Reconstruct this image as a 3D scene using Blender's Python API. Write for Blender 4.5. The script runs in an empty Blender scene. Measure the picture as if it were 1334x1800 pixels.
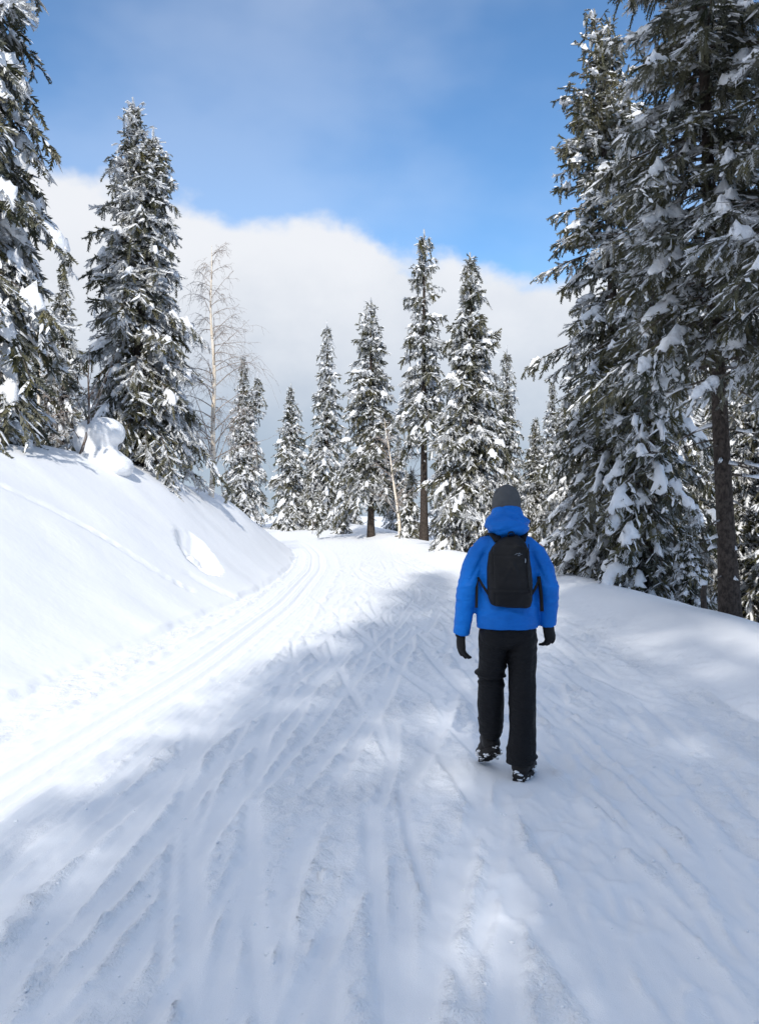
import bpy, bmesh, math, random
import numpy as np
from mathutils import Vector, Matrix

# ------------------------------------------------------------------ camera, sky, sun, exposure
scene = bpy.context.scene
COL = scene.collection
R = math.radians

cam_d = bpy.data.cameras.new('camera')
cam = bpy.data.objects.new('camera', cam_d)
COL.objects.link(cam)
cam.location = (0.0, 0.0, 1.72)
cam.rotation_euler = (R(90 - 0.554), 0, 0)
cam_d.sensor_fit = 'VERTICAL'
cam_d.sensor_height = 36.0
cam_d.sensor_width = 26.7
cam_d.lens = 31.0
cam_d.clip_start = 0.05
cam_d.clip_end = 12000
scene.camera = cam

SUN_EL = 36.0
SUN_DX, SUN_DY = 0.07, 0.9975           # the way the shadows fall (forward and a little right)
world = bpy.data.worlds.new('World')
scene.world = world
world.use_nodes = True
wn, wl = world.node_tree.nodes, world.node_tree.links
wn.clear()
w_out = wn.new('ShaderNodeOutputWorld')
w_bg = wn.new('ShaderNodeBackground')
w_bg.inputs['Strength'].default_value = 0.142
wl.new(w_bg.outputs[0], w_out.inputs[0])
sky = wn.new('ShaderNodeTexSky')
sky.sky_type = 'NISHITA'
sky.sun_disc = False
sky.sun_elevation = R(SUN_EL)
sky.sun_rotation = math.atan2(-SUN_DX, -SUN_DY)
sky.altitude = 600
sky.air_density = 1.0
sky.dust_density = 0.3
sky.ozone_density = 2.0


def wmath(op, a, b=None, clamp=False):
    n = wn.new('ShaderNodeMath')
    n.operation = op
    n.use_clamp = clamp
    for i, v in enumerate((a, b)):
        if v is None:
            continue
        if isinstance(v, (int, float)):
            n.inputs[i].default_value = v
        else:
            wl.new(v, n.inputs[i])
    return n.outputs[0]


def wnoise(vec, scale, detail, rough, loc=(0, 0, 0), sc=(1, 1, 1)):
    m = wn.new('ShaderNodeMapping')
    m.inputs['Location'].default_value = loc
    m.inputs['Scale'].default_value = sc
    wl.new(vec, m.inputs[0])
    n = wn.new('ShaderNodeTexNoise')
    n.inputs['Scale'].default_value = scale
    n.inputs['Detail'].default_value = detail
    n.inputs['Roughness'].default_value = rough
    wl.new(m.outputs[0], n.inputs['Vector'])
    return n.outputs[0]


def wramp(v, a, b):
    n = wn.new('ShaderNodeMapRange')
    n.interpolation_type = 'SMOOTHSTEP'
    n.inputs[1].default_value = a
    n.inputs[2].default_value = b
    wl.new(v, n.inputs[0])
    return n.outputs[0]


def wmix(f, a, b):
    n = wn.new('ShaderNodeMix')
    n.data_type = 'RGBA'
    if isinstance(f, float):
        n.inputs[0].default_value = f
    else:
        wl.new(f, n.inputs[0])
    for i, v in ((6, a), (7, b)):
        if isinstance(v, tuple):
            n.inputs[i].default_value = v
        else:
            wl.new(v, n.inputs[i])
    return n.outputs[2]


tc = wn.new('ShaderNodeTexCoord')
D = tc.outputs['Generated']
sx = wn.new('ShaderNodeSeparateXYZ')
wl.new(D, sx.inputs[0])
elev = sx.outputs[2]
n_big = wnoise(D, 2.6, 6.0, 0.5, (1.27, 2.32, 3.55), (1, 1, 1.6))
n_mid = wnoise(D, 7.0, 6.0, 0.55, (3.8, -4.13, 1.06), (1, 1, 1.3))
# low bank of cloud round the horizon, higher towards the left
top = wmath('ADD', 0.28, wmath('MULTIPLY', sx.outputs[0], -0.20))
h = wmath('SUBTRACT', top, elev)
h = wmath('ADD', h, wmath('MULTIPLY', wmath('SUBTRACT', n_big, 0.5), 0.30))
h = wmath('ADD', h, wmath('MULTIPLY', wmath('SUBTRACT', n_mid, 0.5), 0.17))
cloud = wramp(h, -0.006, 0.034)
# thin high wisps, plus a bright veil added overhead to lift the shade
wisp_fill = wnoise(D, 2.2, 5.0, 0.5, (3.0, -3.07, -1.9), (1.0, 1.0, 1.7))
wisp_fill = wmath('MULTIPLY', wramp(wisp_fill, 0.38, 0.64), wmath('ADD', 0.17, wmath('MULTIPLY', wramp(elev, 0.45, 0.75), 0.80)))
# inside the bank: bright near its upper edge, greyer and bluer low down
body = wramp(wmath('ADD', elev, wmath('ADD', wmath('MULTIPLY', wmath('SUBTRACT', n_big, 0.5), 0.12), wmath('MULTIPLY', wmath('SUBTRACT', n_mid, 0.5), 0.22))), 0.02, 0.30)
ccol = wmix(body, (1.5, 1.78, 2.2, 1), (3.2, 3.25, 3.36, 1))
tint = wn.new('ShaderNodeMix')
tint.data_type = 'RGBA'
tint.blend_type = 'MULTIPLY'
tint.inputs[0].default_value = 1.0
wl.new(sky.outputs[0], tint.inputs[6])
tint.inputs[7].default_value = (0.385, 0.525, 0.61, 1)
skycol = wmix(wisp_fill, tint.outputs[2], (4.1, 4.25, 4.55, 1))
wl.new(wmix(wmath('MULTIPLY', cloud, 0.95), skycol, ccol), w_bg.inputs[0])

sun_d = bpy.data.lights.new('sun', 'SUN')
sun_d.energy = 2.0
sun_d.angle = R(1.0)
sun_d.color = (1.0, 0.955, 0.88)
sun = bpy.data.objects.new('sun', sun_d)
COL.objects.link(sun)
ce, se = math.cos(R(SUN_EL)), math.sin(R(SUN_EL))
sun.rotation_euler = Vector((SUN_DX * ce, SUN_DY * ce, -se)).to_track_quat('-Z', 'Y').to_euler()
sun.location = (-5, -20, 20)

vs = scene.view_settings
vs.view_transform = 'Standard'
vs.look = 'None'
vs.exposure = 0.98
vs.gamma = 1.0
vs.use_curve_mapping = False

# ------------------------------------------------------------------ helpers


def tag(o, label=None, cat=None, group=None, kind=None):
    if label:
        o['label'] = label
    if cat:
        o['category'] = cat
    if group:
        o['group'] = group
    if kind:
        o['kind'] = kind
    return o


def empty(name, loc, rz=0.0):
    o = bpy.data.objects.new(name, None)
    o.empty_display_size = 0.2
    o.location = loc
    o.rotation_euler = (0, 0, rz)
    COL.objects.link(o)
    return o


def np_mesh(name, V, F, smooth=True, attrs=None):
    """V (n,3); F list of int arrays, each (m,k)."""
    me = bpy.data.meshes.new(name)
    V = np.ascontiguousarray(V, dtype=np.float32)
    if not isinstance(F, (list, tuple)):
        F = [F]
    F = [np.asarray(f, dtype=np.int32) for f in F if len(f)]
    loops = np.concatenate([f.ravel() for f in F])
    tot = np.concatenate([np.full(len(f), f.shape[1], dtype=np.int32) for f in F])
    start = np.concatenate([[0], np.cumsum(tot)[:-1]]).astype(np.int32)
    me.vertices.add(len(V))
    me.vertices.foreach_set('co', V.ravel())
    me.loops.add(len(loops))
    me.loops.foreach_set('vertex_index', loops)
    me.polygons.add(len(tot))
    me.polygons.foreach_set('loop_start', start)
    me.polygons.foreach_set('loop_total', tot)
    me.update(calc_edges=True)
    if smooth:
        me.polygons.foreach_set('use_smooth', np.ones(len(tot), dtype=bool))
    if attrs:
        for k, a in attrs.items():
            at = me.attributes.new(k, 'FLOAT', 'POINT')
            at.data.foreach_set('value', np.ascontiguousarray(a, dtype=np.float32))
    me.validate()
    return me


def link(name, me, mat, parent=None, loc=None):
    o = bpy.data.objects.new(name, me)
    if mat and not me.materials:
        me.materials.append(mat)
    COL.objects.link(o)
    if parent:
        o.parent = parent
    if loc is not None:
        o.location = loc
    return o


def nrm(v):
    v = np.asarray(v, dtype=float)
    return v / np.maximum(np.linalg.norm(v, axis=-1, keepdims=True), 1e-9)


_prm = np.random.RandomState(11).permutation(4096)
_gr = np.random.RandomState(12).uniform(0, 2 * np.pi, 4096)
_gx, _gy = np.cos(_gr), np.sin(_gr)


def pn(x, y, seed=0):
    """2-D gradient noise, about -0.7..0.7"""
    x = np.asarray(x, float) + seed * 17.31
    y = np.asarray(y, float) + seed * 9.77
    xi, yi = np.floor(x).astype(np.int64), np.floor(y).astype(np.int64)
    xf, yf = x - xi, y - yi
    u, v = xf * xf * xf * (xf * (xf * 6 - 15) + 10), yf * yf * yf * (yf * (yf * 6 - 15) + 10)

    def g(a, b, dx, dy):
        k = _prm[(_prm[a & 4095] + b) & 4095]
        return _gx[k] * dx + _gy[k] * dy
    a = g(xi, yi, xf, yf)
    b = g(xi + 1, yi, xf - 1, yf)
    c = g(xi, yi + 1, xf, yf - 1)
    d = g(xi + 1, yi + 1, xf - 1, yf - 1)
    return (a + u * (b - a)) * (1 - v) + (c + u * (d - c)) * v


def fbm(x, y, oct=4, seed=0, gain=0.5):
    s, a, f = 0, 1.0, 1.0
    for i in range(oct):
        s = s + a * pn(x * f, y * f, seed + i)
        a *= gain
        f *= 2.03
    return s


def sstep(a, b, x):
    t = np.clip((np.asarray(x, float) - a) / (b - a), 0, 1)
    return t * t * (3 - 2 * t)


# ------------------------------------------------------------------ materials


class NT:
    def __init__(self, name, rough=0.8, spec=0.2):
        self.m = bpy.data.materials.new(name)
        self.m.use_nodes = True
        self.t = self.m.node_tree
        self.n, self.l = self.t.nodes, self.t.links
        self.n.clear()
        self.out = self.n.new('ShaderNodeOutputMaterial')
        self.p = self.n.new('ShaderNodeBsdfPrincipled')
        self.p.inputs['Roughness'].default_value = rough
        self.p.inputs['Specular IOR Level'].default_value = spec
        self.l.new(self.p.outputs[0], self.out.inputs[0])
        self.tc = self.n.new('ShaderNodeTexCoord')

    def set(self, s, v):
        if hasattr(v, 'is_output'):
            self.l.new(v, s)
        else:
            s.default_value = v

    def noise(self, scale, detail=3.0, rough=0.55, sc=(1, 1, 1), coord='Object', dist=0.0):
        m = self.n.new('ShaderNodeMapping')
        m.inputs['Scale'].default_value = sc
        self.l.new(self.tc.outputs[coord], m.inputs[0])
        n = self.n.new('ShaderNodeTexNoise')
        n.inputs['Scale'].default_value = scale
        n.inputs['Detail'].default_value = detail
        n.inputs['Roughness'].default_value = rough
        n.inputs['Distortion'].default_value = dist
        self.l.new(m.outputs[0], n.inputs['Vector'])
        return n.outputs[0]

    def math(self, op, a, b=0.0, clamp=False):
        n = self.n.new('ShaderNodeMath')
        n.operation = op
        n.use_clamp = clamp
        self.set(n.inputs[0], a)
        self.set(n.inputs[1], b)
        return n.outputs[0]

    def ramp(self, v, a, b):
        n = self.n.new('ShaderNodeMapRange')
        n.interpolation_type = 'SMOOTHSTEP'
        n.inputs[1].default_value = a
        n.inputs[2].default_value = b
        self.l.new(v, n.inputs[0])
        return n.outputs[0]

    def mix(self, f, a, b):
        n = self.n.new('ShaderNodeMix')
        n.data_type = 'RGBA'
        self.set(n.inputs[0], f)
        for i, v in ((6, a), (7, b)):
            if isinstance(v, tuple):
                v = (*v[:3], 1.0)
            self.set(n.inputs[i], v)
        return n.outputs[2]

    def bump(self, hgt, dist, strength=1.0, prev=None):
        b = self.n.new('ShaderNodeBump')
        b.inputs['Distance'].default_value = dist
        b.inputs['Strength'].default_value = strength
        self.l.new(hgt, b.inputs['Height'])
        if prev is not None:
            self.l.new(prev, b.inputs['Normal'])
        self.l.new(b.outputs[0], self.p.inputs['Normal'])
        return b.outputs[0]

    def color(self, v):
        if isinstance(v, tuple):
            v = (*v[:3], 1.0)
        self.set(self.p.inputs['Base Color'], v)

    def attr(self, name):
        a = self.n.new('ShaderNodeAttribute')
        a.attribute_name = name
        return a.outputs['Fac']


def mat_snow(name, base=(0.86, 0.875, 0.9), bumps=((6, 0.02), (40, 0.006), (160, 0.002)), rough=0.55):
    t = NT(name, rough, 0.25)
    t.color(base)
    prev = None
    for s, d in bumps:
        prev = t.bump(t.noise(s, 4.0, 0.6), d, 1.0, prev)
    return t.m


def mat_needles(name, dark, light):
    t = NT(name, 0.75, 0.15)
    g = t.mix(t.ramp(t.noise(1.7, 3.0), 0.35, 0.65), dark, light)
    fr = t.attr('frost')
    t.color(t.mix(fr, g, (0.72, 0.735, 0.76)))
    return t.m


def mat_bark(name, a, b, sc=(14, 14, 4), frost=0.0):
    t = NT(name, 0.9, 0.1)
    n = t.noise(1.0, 5.0, 0.65, sc)
    c = t.mix(t.ramp(n, 0.3, 0.7), a, b)
    if frost:
        c = t.mix(t.math('MULTIPLY', t.ramp(t.noise(6.0, 4.0), 0.52, 0.62), frost), c, (0.7, 0.71, 0.74))
    t.color(c)
    t.bump(n, 0.015)
    return t.m


def mat_birch(name):
    t = NT(name, 0.8, 0.15)
    n = t.noise(1.0, 4.0, 0.6, (9, 9, 3))
    c = t.mix(t.ramp(n, 0.3, 0.7), (0.66, 0.56, 0.44), (0.80, 0.74, 0.66))
    k = t.noise(1.0, 3.0, 0.6, (5, 5, 28))
    c = t.mix(t.ramp(k, 0.60, 0.66), c, (0.07, 0.055, 0.045))
    t.color(c)
    t.bump(n, 0.004)
    return t.m


def mat_cloth(name, a, b, weave=420.0, wd=0.0008, rough=0.75, wr=0.0):
    t = NT(name, rough, 0.25)
    n = t.noise(9.0, 4.0)
    t.color(t.mix(t.ramp(n, 0.35, 0.65), a, b))
    prev = None
    if wr:
        prev = t.bump(t.noise(14.0, 4.0, 0.55, (1, 1, 2.2), 'Object', 0.6), wr)
        prev = t.bump(t.noise(38.0, 3.0, 0.5, (1, 1, 1.6), 'Object', 0.4), wr * 0.3, 1.0, prev)
    t.bump(t.noise(weave, 2.0), wd, 1.0, prev)
    return t.m


def mat_trail():
    t = NT('trail_snow', 0.55, 0.25)
    t.color((0.86, 0.875, 0.90))
    lo = t.attr('loose')
    prev = None
    for s, d in ((20, 0.0036), (46, 0.0030), (105, 0.0016)):
        n = t.noise(s, 3.0, 0.6, (1, 0.85, 1), 'Object', 0.3)
        n = t.ramp(n, 0.36, 0.70)
        prev = t.bump(t.math('MULTIPLY', n, lo), d, 1.0, prev)
    t.bump(t.noise(240, 3.0, 0.6), 0.0022, 1.0, prev)
    return t.m


M_TRAIL = mat_trail()
M_BANK = mat_snow('bank_snow', (0.87, 0.88, 0.90), ((1.3, 0.02), (220, 0.0007)))
M_GROUND = mat_snow('ground_snow', (0.87, 0.88, 0.90), ((2.2, 0.04), (18, 0.006), (160, 0.001)))
M_CRUMB = mat_snow('crumb_snow', (0.86, 0.875, 0.90), ((200, 0.001),))
M_LOAD = mat_snow('branch_snow', (0.87, 0.88, 0.90), ((7, 0.03), (30, 0.012), (120, 0.003)))
M_NEEDLE = mat_needles('spruce_needles', (0.021, 0.027, 0.011), (0.105, 0.095, 0.036))
M_BARK = mat_bark('spruce_bark', (0.028, 0.023, 0.020), (0.085, 0.068, 0.058), (22, 22, 16))
M_BARKF = mat_bark('spruce_branch_bark', (0.05, 0.04, 0.033), (0.15, 0.125, 0.105), (20, 20, 20), 0.35)
M_BIRCH = mat_birch('birch_bark')
M_BTWIG = mat_bark('birch_twig', (0.24, 0.19, 0.16), (0.42, 0.36, 0.32), (20, 20, 20), 0.55)
M_SHRUB = mat_bark('shrub_bark', (0.07, 0.05, 0.04), (0.16, 0.12, 0.10), (20, 20, 20), 0.3)

# ------------------------------------------------------------------ the ground
_ly = [-60, -14, -8, -5, -2, 1, 3, 7.5, 10, 16, 20, 24, 28, 33, 41, 50, 70, 120]
_lx = [-80, -19, -11, -7.4, -4.6, -3.5, -3.4, -3.25, -3.0, -2.45, -2.3, -2.35, -2.7, -3.6, -6.0, -10, -21, -50]
_ry = [-60, -14, -8, -5, -2, 1, 10, 13, 17, 21, 27, 36, 45, 52, 70, 120]
_rx = [-70, -12, -4.6, -1.3, 1.5, 2.75, 2.8, 2.7, 2.4, 1.75, 0.75, -0.6, -2.6, -5, -14, -40]


def _curve(ys, xs):
    yy = np.arange(-60, 120.01, 0.25)
    vv = np.interp(yy, ys, xs)
    k = np.hanning(17)
    k /= k.sum()
    vv = np.convolve(np.pad(vv, 8, mode='edge'), k, mode='valid')
    return lambda y: np.interp(y, yy, vv)


xL = _curve(_ly, _lx)
xR = _curve(_ry, _rx)
xT1 = _curve([-60, 3, 5.2, 9, 15, 23, 28, 33, 41, 50], [-2.5, -2.45, -2.25, -1.85, -1.6, -1.65, -2.0, -2.8, -5.1, -9])
xT2 = _curve([-60, 3, 4.5, 8, 12, 16, 20, 26], [1.8, 1.85, 1.96, 2.2, 2.3, 2.1, 1.5, 0.5])
bankH = _curve([-60, 0, 5, 10, 16, 19, 22, 27, 32, 37, 42, 50], [2.0, 2.2, 2.5, 2.8, 2.95, 2.7, 2.35, 1.75, 1.15, 0.7, 0.35, 0.2])
bankW = _curve([-60, 0, 10, 16, 20, 24, 32, 45], [4.6, 4.6, 4.5, 4.2, 3.2, 2.5, 2.0, 3.0])


def gz(x, y):
    """height of the snow surface without the fine marks"""
    x, y = np.asarray(x, float), np.asarray(y, float)
    trail = 0.55 * sstep(20, 50, y)
    d = xL(y) - x
    t = np.clip(d / bankW(y), 0, None)
    prof = np.where(t > 0, np.sin(np.pi / 2 * np.clip(t / 1.12, 0, 1)) ** 1.25, 0.0)
    prof = prof * (1 + 0.07 * pn(x * 0.45, y * 0.45, 4) * sstep(0.1, 0.5, t))
    bank = bankH(y) * prof * (1 + 0.05 * fbm(x * 0.35, y * 0.35, 3, 3)) + 0.06 * np.clip(d - bankW(y), 0, 12)
    lip = 0.07 * sstep(-0.02, 0.07, d + 0.10 * fbm(x * 1.5, y * 1.2, 3, 8)) * sstep(1.6, 0.1, d)
    bank = np.where(d > 0, bank, 0) + lip * (0.4 + 0.6 * sstep(-0.2, 0.3, pn(y * 0.7, y * 0 + 0.5, 5)))
    e = x - xR(y)
    hc = np.interp(y, [0, 10, 16, 22, 30, 45], [0.40, 0.40, 0.36, 0.30, 0.22, 0.15])
    drop = np.interp(y, [-6, 1, 20, 30, 45], [0.1, 1.9, 1.6, 1.1, 0.7])
    berm = hc * sstep(-0.25, 1.15, e) - (hc + drop) * sstep(1.0, 6.5, e)
    berm = berm * (1 + 0.12 * fbm(x * 0.5, y * 0.4, 2, 21))
    far = -7.0 * sstep(52, 150, np.hypot(x * 0.8, y)) - 0.02 * np.clip(np.hypot(x, y) - 150, 0, 2500)
    und = 0.18 * fbm(x * 0.12, y * 0.12, 3, 31) * sstep(6, 20, np.abs(x) + np.clip(y - 40, 0, 40))
    hill = -0.8 * sstep(-14, -40, x)
    z = trail + bank + berm + far + und + hill
    # the hollow in the bank
    hx, hy = x + 3.42, y - 16.7
    q = np.hypot((hx * 0.9 + 0.25 * hy) / 0.40, (hy * 0.9 - 0.25 * hx) / 0.80)
    z = z - 0.42 * sstep(1.0, 0.80, q + 0.15 * fbm(x * 3, y * 3, 2, 61)) * (0.85 + 0.55 * pn(x * 4.5, y * 3, 6) + 0.5 * pn(x * 9, y * 6, 7))
    return z


def grooves(rs):
    """ski skating marks on the trail"""
    G = []
    for i in range(210):
        y0 = 1.5 + 22 * rs.rand() ** 1.6
        lo, hi = xT1(y0) + 0.55, xT2(y0) - 0.1
        x0 = lo + (hi - lo) * rs.rand()
        side = (x0 - (lo + hi) / 2) / (hi - lo)
        sgn = 1 if rs.rand() > 0.5 + side * 0.6 else -1
        ang = sgn * R(rs.uniform(0, 13))
        G.append((x0, y0, math.sin(ang), math.cos(ang), rs.uniform(1.6, 6.0), rs.uniform(0.022, 0.070),
                  rs.uniform(0.008, 0.022), rs.uniform(0.012, 0.030), sgn))
    return G


def detail(x, y):
    """small relief: trail, tracks, animal prints"""
    z = np.zeros_like(x)
    l, r = xL(y), xR(y)
    on = sstep(-0.25, 0.15, x - l) * sstep(0.75, 0.1, x - r) * sstep(48, 20, y)
    t1, t2 = xT1(y), xT2(y)
    groomed = np.exp(-((x - t1) / 0.55) ** 4)
    groomed2 = np.exp(-((x - t2) / 0.42) ** 4) * 0.5
    rough = 0.95 * on * (1 - 0.93 * groomed) * (1 - 0.6 * groomed2)
    patch = 0.35 + 0.65 * sstep(-0.25, 0.35, fbm(x * 0.6, y * 0.35, 3, 41))
    z += rough * 0.013 * fbm(x * 1.1, y * 0.55, 3, 42)
    z += rough * patch * 0.015 * fbm(x * 6, y * 3.2, 3, 43)
    rubble = 0.021 * np.clip(fbm(x * 10, y * 8, 2, 44) + 0.5 * pn(x * 23, y * 20, 60), -0.2, 1.0) * (0.7 + 0.9 * sstep(-0.2, 0.4, fbm(x * 1.6, y * 0.8, 2, 45)))
    rubble += sstep(0.0, 0.5, fbm(x * 0.9, y * 0.5, 2, 49)) * 0.030 * sstep(0.24, 0.45, pn(x * 13, y * 12, 48))
    rs = np.random.RandomState(5)
    clump = 0.35 + 1.0 * np.clip(fbm(x * 14, y * 9, 2, 46, 0.6) + 0.15, -0.3, 1)
    mask, deep, ridge = np.zeros_like(x), np.zeros_like(x), np.zeros_like(x)
    for (x0, y0, sx_, cx_, L, w, dep, rid, sgn) in grooves(rs):
        m = (np.abs(x - x0) < L * 0.5 + 0.5) & (np.abs(y - y0) < L * 0.6 + 0.3)
        if not m.any():
            continue
        ux, uy = x[m] - x0, y[m] - y0
        a = ux * sx_ + uy * cx_
        c = ux * cx_ - uy * sx_ + 0.22 * (a / L) ** 2 * sgn
        env = sstep(0.5, 0.34, np.abs(a) / L)
        g = np.exp(-(c / w) ** 6) * env
        mask[m] = np.maximum(mask[m], g)
        deep[m] = np.maximum(deep[m], g * (dep + 0.1 * c * sgn))
        cc = (c * sgn - 1.6 * w) / (0.6 * w)
        ridge[m] = np.maximum(ridge[m], rid * np.exp(-cc * cc) * env * clump[m])
    detail.loose = rough * (1 - 0.92 * mask) * (0.35 + 0.65 * sstep(-0.3, 0.3, fbm(x * 1.6, y * 0.8, 2, 45))) + 0.5 * rough * np.clip(ridge / 0.02, 0, 1) * (1 - mask)
    z += rough * (rubble * (1 - 0.85 * mask) - deep + ridge * (1 - 0.9 * mask))
    fade = sstep(36, 24, y) * sstep(-1.0, 1.0, y)
    for off in (-0.115, 0.115):
        c = x - t1 - off
        z += fade * (-0.040 * np.exp(-(c / 0.034) ** 4))
        c = x - t2 - off
        brk = sstep(-0.35, 0.1, pn(y * 0.8, y * 0 + off, 50))
        z += fade * brk * (-0.020 * np.exp(-(c / 0.04) ** 4))
    for off, hh in ((-0.30, 0.022), (0.28, 0.020), (0.62, 0.022), (-0.62, 0.03)):
        c = (x - t1 - off - 0.03 * pn(y * 0.6, y * 0 + off, 52)) / 0.05
        z += fade * hh * np.exp(-c * c) * np.clip(0.7 + 1.3 * pn(x * 8, y * 3.5, 53), 0, 2)
    z += fade * 0.004 * np.sin((x - t1) * 95) * groomed
    c = (x - t2 - 0.33) / 0.09
    z += fade * 0.035 * np.exp(-c * c) * np.clip(0.5 + 1.4 * pn(x * 6, y * 4, 54), 0, 2)
    # footprints beside the man
    for k in range(46):
        px_, py_ = rs.uniform(0.2, 2.3), rs.uniform(2.6, 10.5)
        q = ((x - px_) / 0.075) ** 2 + ((y - py_) / 0.17) ** 2
        z += -0.018 * np.exp(-q * q) + 0.012 * np.exp(-(np.sqrt(q) - 1.35) ** 2 * 8) * np.clip(0.4 + 1.5 * pn(x * 12, y * 12, 55), 0, 2)
    z = z * sstep(0.12, 0.45, np.hypot(x - 0.84, (y - 5.62) * 0.8))
    # bank: soft wind relief and animal prints
    b = sstep(0.0, 1.0, l - x)
    z += b * (0.035 * fbm(x * 0.45, y * 0.45, 2, 47) + 0.006 * fbm(x * 2.5, y * 2.5, 2, 57) * sstep(0.1, 0.5, fbm(x * 0.5, y * 0.5, 2, 58)))
    e = sstep(0.1, 0.9, x - r)
    z += e * 0.02 * fbm(x * 1.2, y * 0.6, 3, 56)
    for (px_, py_, s) in PRINTS:
        q = ((x - px_) ** 2 + (y - py_) ** 2) / (s * s)
        z += -0.04 * np.exp(-q * q)
    return z


PRINTS = []
for k in range(46):        # strings of animal prints across the bank
    f = k / 45
    if f < 0.55 or k % 3:
        PRINTS.append((-5.55 + 2.55 * f + 0.02 * math.sin(k * 2.4), 12.3 + 2.4 * f + 0.25 * math.sin(f * 5), 0.055))
for k in range(12):
    f = k / 11
    PRINTS.append((-3.30 + 0.85 * f, 15.1 + 0.5 * f, 0.05 + 0.03 * (k % 2)))


def axis(parts):
    out = []
    for a, b, s0, s1 in parts:
        v = a
        while v < b - 1e-6:
            out.append(v)
            f = (v - a) / (b - a)
            v += s0 + (s1 - s0) * f
    out.append(parts[-1][1])
    return np.array(out)


gx = axis([(-3000, -60, 700, 40), (-60, -12, 8, 0.8), (-12, -3.6, 0.25, 0.07), (-3.6, -2.6, 0.05, 0.026),
           (-2.6, 2.8, 0.019, 0.019), (2.8, 4.6, 0.028, 0.08), (4.6, 14, 0.1, 0.6), (14, 60, 0.8, 6), (60, 3000, 40, 700)])
gy = axis([(-60, 0, 8, 0.6), (0, 2.2, 0.25, 0.05), (2.2, 8, 0.018, 0.046), (8, 20, 0.046, 0.15), (20, 50, 0.15, 0.45),
           (50, 150, 0.5, 6), (150, 4000, 30, 600)])
GX, GY = np.meshgrid(gx, gy)
print('terrain', GX.shape, GX.size)
GZ = gz(GX, GY) + detail(GX, GY)
LOOSE = detail.loose.ravel()
nx, ny = len(gx), len(gy)
V = np.stack([GX.ravel(), GY.ravel(), GZ.ravel()], 1)
# smooth normals of the whole sheet
dzx = np.gradient(GZ, gx, axis=1)
dzy = np.gradient(GZ, gy, axis=0)
NRM = nrm(np.stack([-dzx.ravel(), -dzy.ravel(), np.ones(nx * ny)], 1))
ii, jj = np.meshgrid(np.arange(ny - 1), np.arange(nx - 1), indexing='ij')
q0 = (ii * nx + jj).ravel()
Q = np.stack([q0, q0 + 1, q0 + nx + 1, q0 + nx], 1)
fx, fy = V[Q, 0].mean(1), V[Q, 1].mean(1)
lf, rf = xL(fy), xR(fy)
reg = np.where(fx < lf, 1, np.where(fx > rf + 0.1, 2, 0))
reg[(fy > 50) | (fy < -30)] = 3
reg[(reg == 1) & (fx < lf - 9)] = 3
reg[(reg == 2) & (fx > rf + 2.4)] = 3
for k, (nm, mt) in enumerate((('ski_trail', M_TRAIL), ('snow_bank', M_BANK), ('snow_verge', M_BANK), ('snow_ground', M_GROUND))):
    f = Q[reg == k]
    used, inv = np.unique(f.ravel(), return_inverse=True)
    me = np_mesh(nm, V[used], inv.reshape(-1, 4), attrs={'loose': LOOSE[used]} if k == 0 else None)
    me.normals_split_custom_set_from_vertices(NRM[used].astype(np.float32))
    tag(link(nm, me, mt), kind='structure')

SHADERS = [(-1.25, -6.2, 0.46, 'behind'), (0.4, -5.6, 0.46, 'behind'), (1.9, -5.2, 0.44, 'behind'), (0.9, -7.0, 0.55, 'behind'), (-2.1, -8.0, 0.60, 'behind'), (-1.5, -9.0, 0.72, 'behind'), (0.0, -11.5, 0.85, 'behind'), (1.4, -9.0, 0.80, 'behind'), (3.0, -10.0, 0.78, 'behind'), (4.6, -8.0, 0.62, 'behind'),
           (-1.1, -12.5, 1.08, 'behind_bare'), (1.9, -12.5, 1.2, 'behind_bare'), (4.0, -12.5, 1.22, 'behind_bare'), (3.0, -14.5, 1.30, 'behind_bare'), (6.0, -13.0, 1.2, 'behind_bare')]
SHADERS = [(x, y, k, 1.3 * i, s) for i, (x, y, s, k) in enumerate(SHADERS)]

# ------------------------------------------------------------------ trees


def twig_template(stations, per, nl, nw, seed=1):
    """a needled shoot along +X, length 1: thin triangles round a stem"""
    rs = np.random.RandomState(seed)
    Vv, Ff = [], []
    for i in range(stations):
        t = 0.02 + 0.9 * i / stations
        for k in range(per):
            a = 2 * math.pi * (k / per) + i * 1.9 + rs.uniform(-0.4, 0.4)
            ca, sa = math.cos(a), math.sin(a)
            l = nl * rs.uniform(0.75, 1.15) * (1.0 - 0.45 * t)
            tip = (t + l * 0.85, ca * l * 0.62, sa * l * 0.62)
            w = nw * rs.uniform(0.8, 1.2)
            n = len(Vv)
            Vv += [(t - w, -sa * w * 0.5, ca * w * 0.5), (t + w, sa * w * 0.5, -ca * w * 0.5), tip]
            Ff.append((n, n + 1, n + 2))
    n = len(Vv)
    Vv += [(0, 0.012, 0), (0, -0.012, 0.0), (1, 0, 0), (0, 0, 0.014)]
    Ff += [(n, n + 1, n + 2), (n + 3, n, n + 2)]
    return np.array(Vv), np.array(Ff)


TW = {'near': twig_template(5, 3, 0.34, 0.074), 'mid': twig_template(4, 3, 0.42, 0.11), 'far': twig_template(4, 3, 0.46, 0.13)}
# a little ridge of snow lying along a shoot (open below)
LUMP_V = np.array([(0, 0, 0), (0.25, 0.13, 0.0), (0.7, 0.12, 0.0), (1.05, 0, 0.0), (0.7, -0.12, 0.0), (0.25, -0.13, 0.0),
                   (0.3, 0, 0.13), (0.72, 0, 0.12)])
LUMP_F = np.array([(0, 1, 6), (1, 2, 6), (2, 7, 6), (2, 3, 7), (3, 4, 7), (4, 6, 7), (4, 5, 6), (5, 0, 6)])


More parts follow.
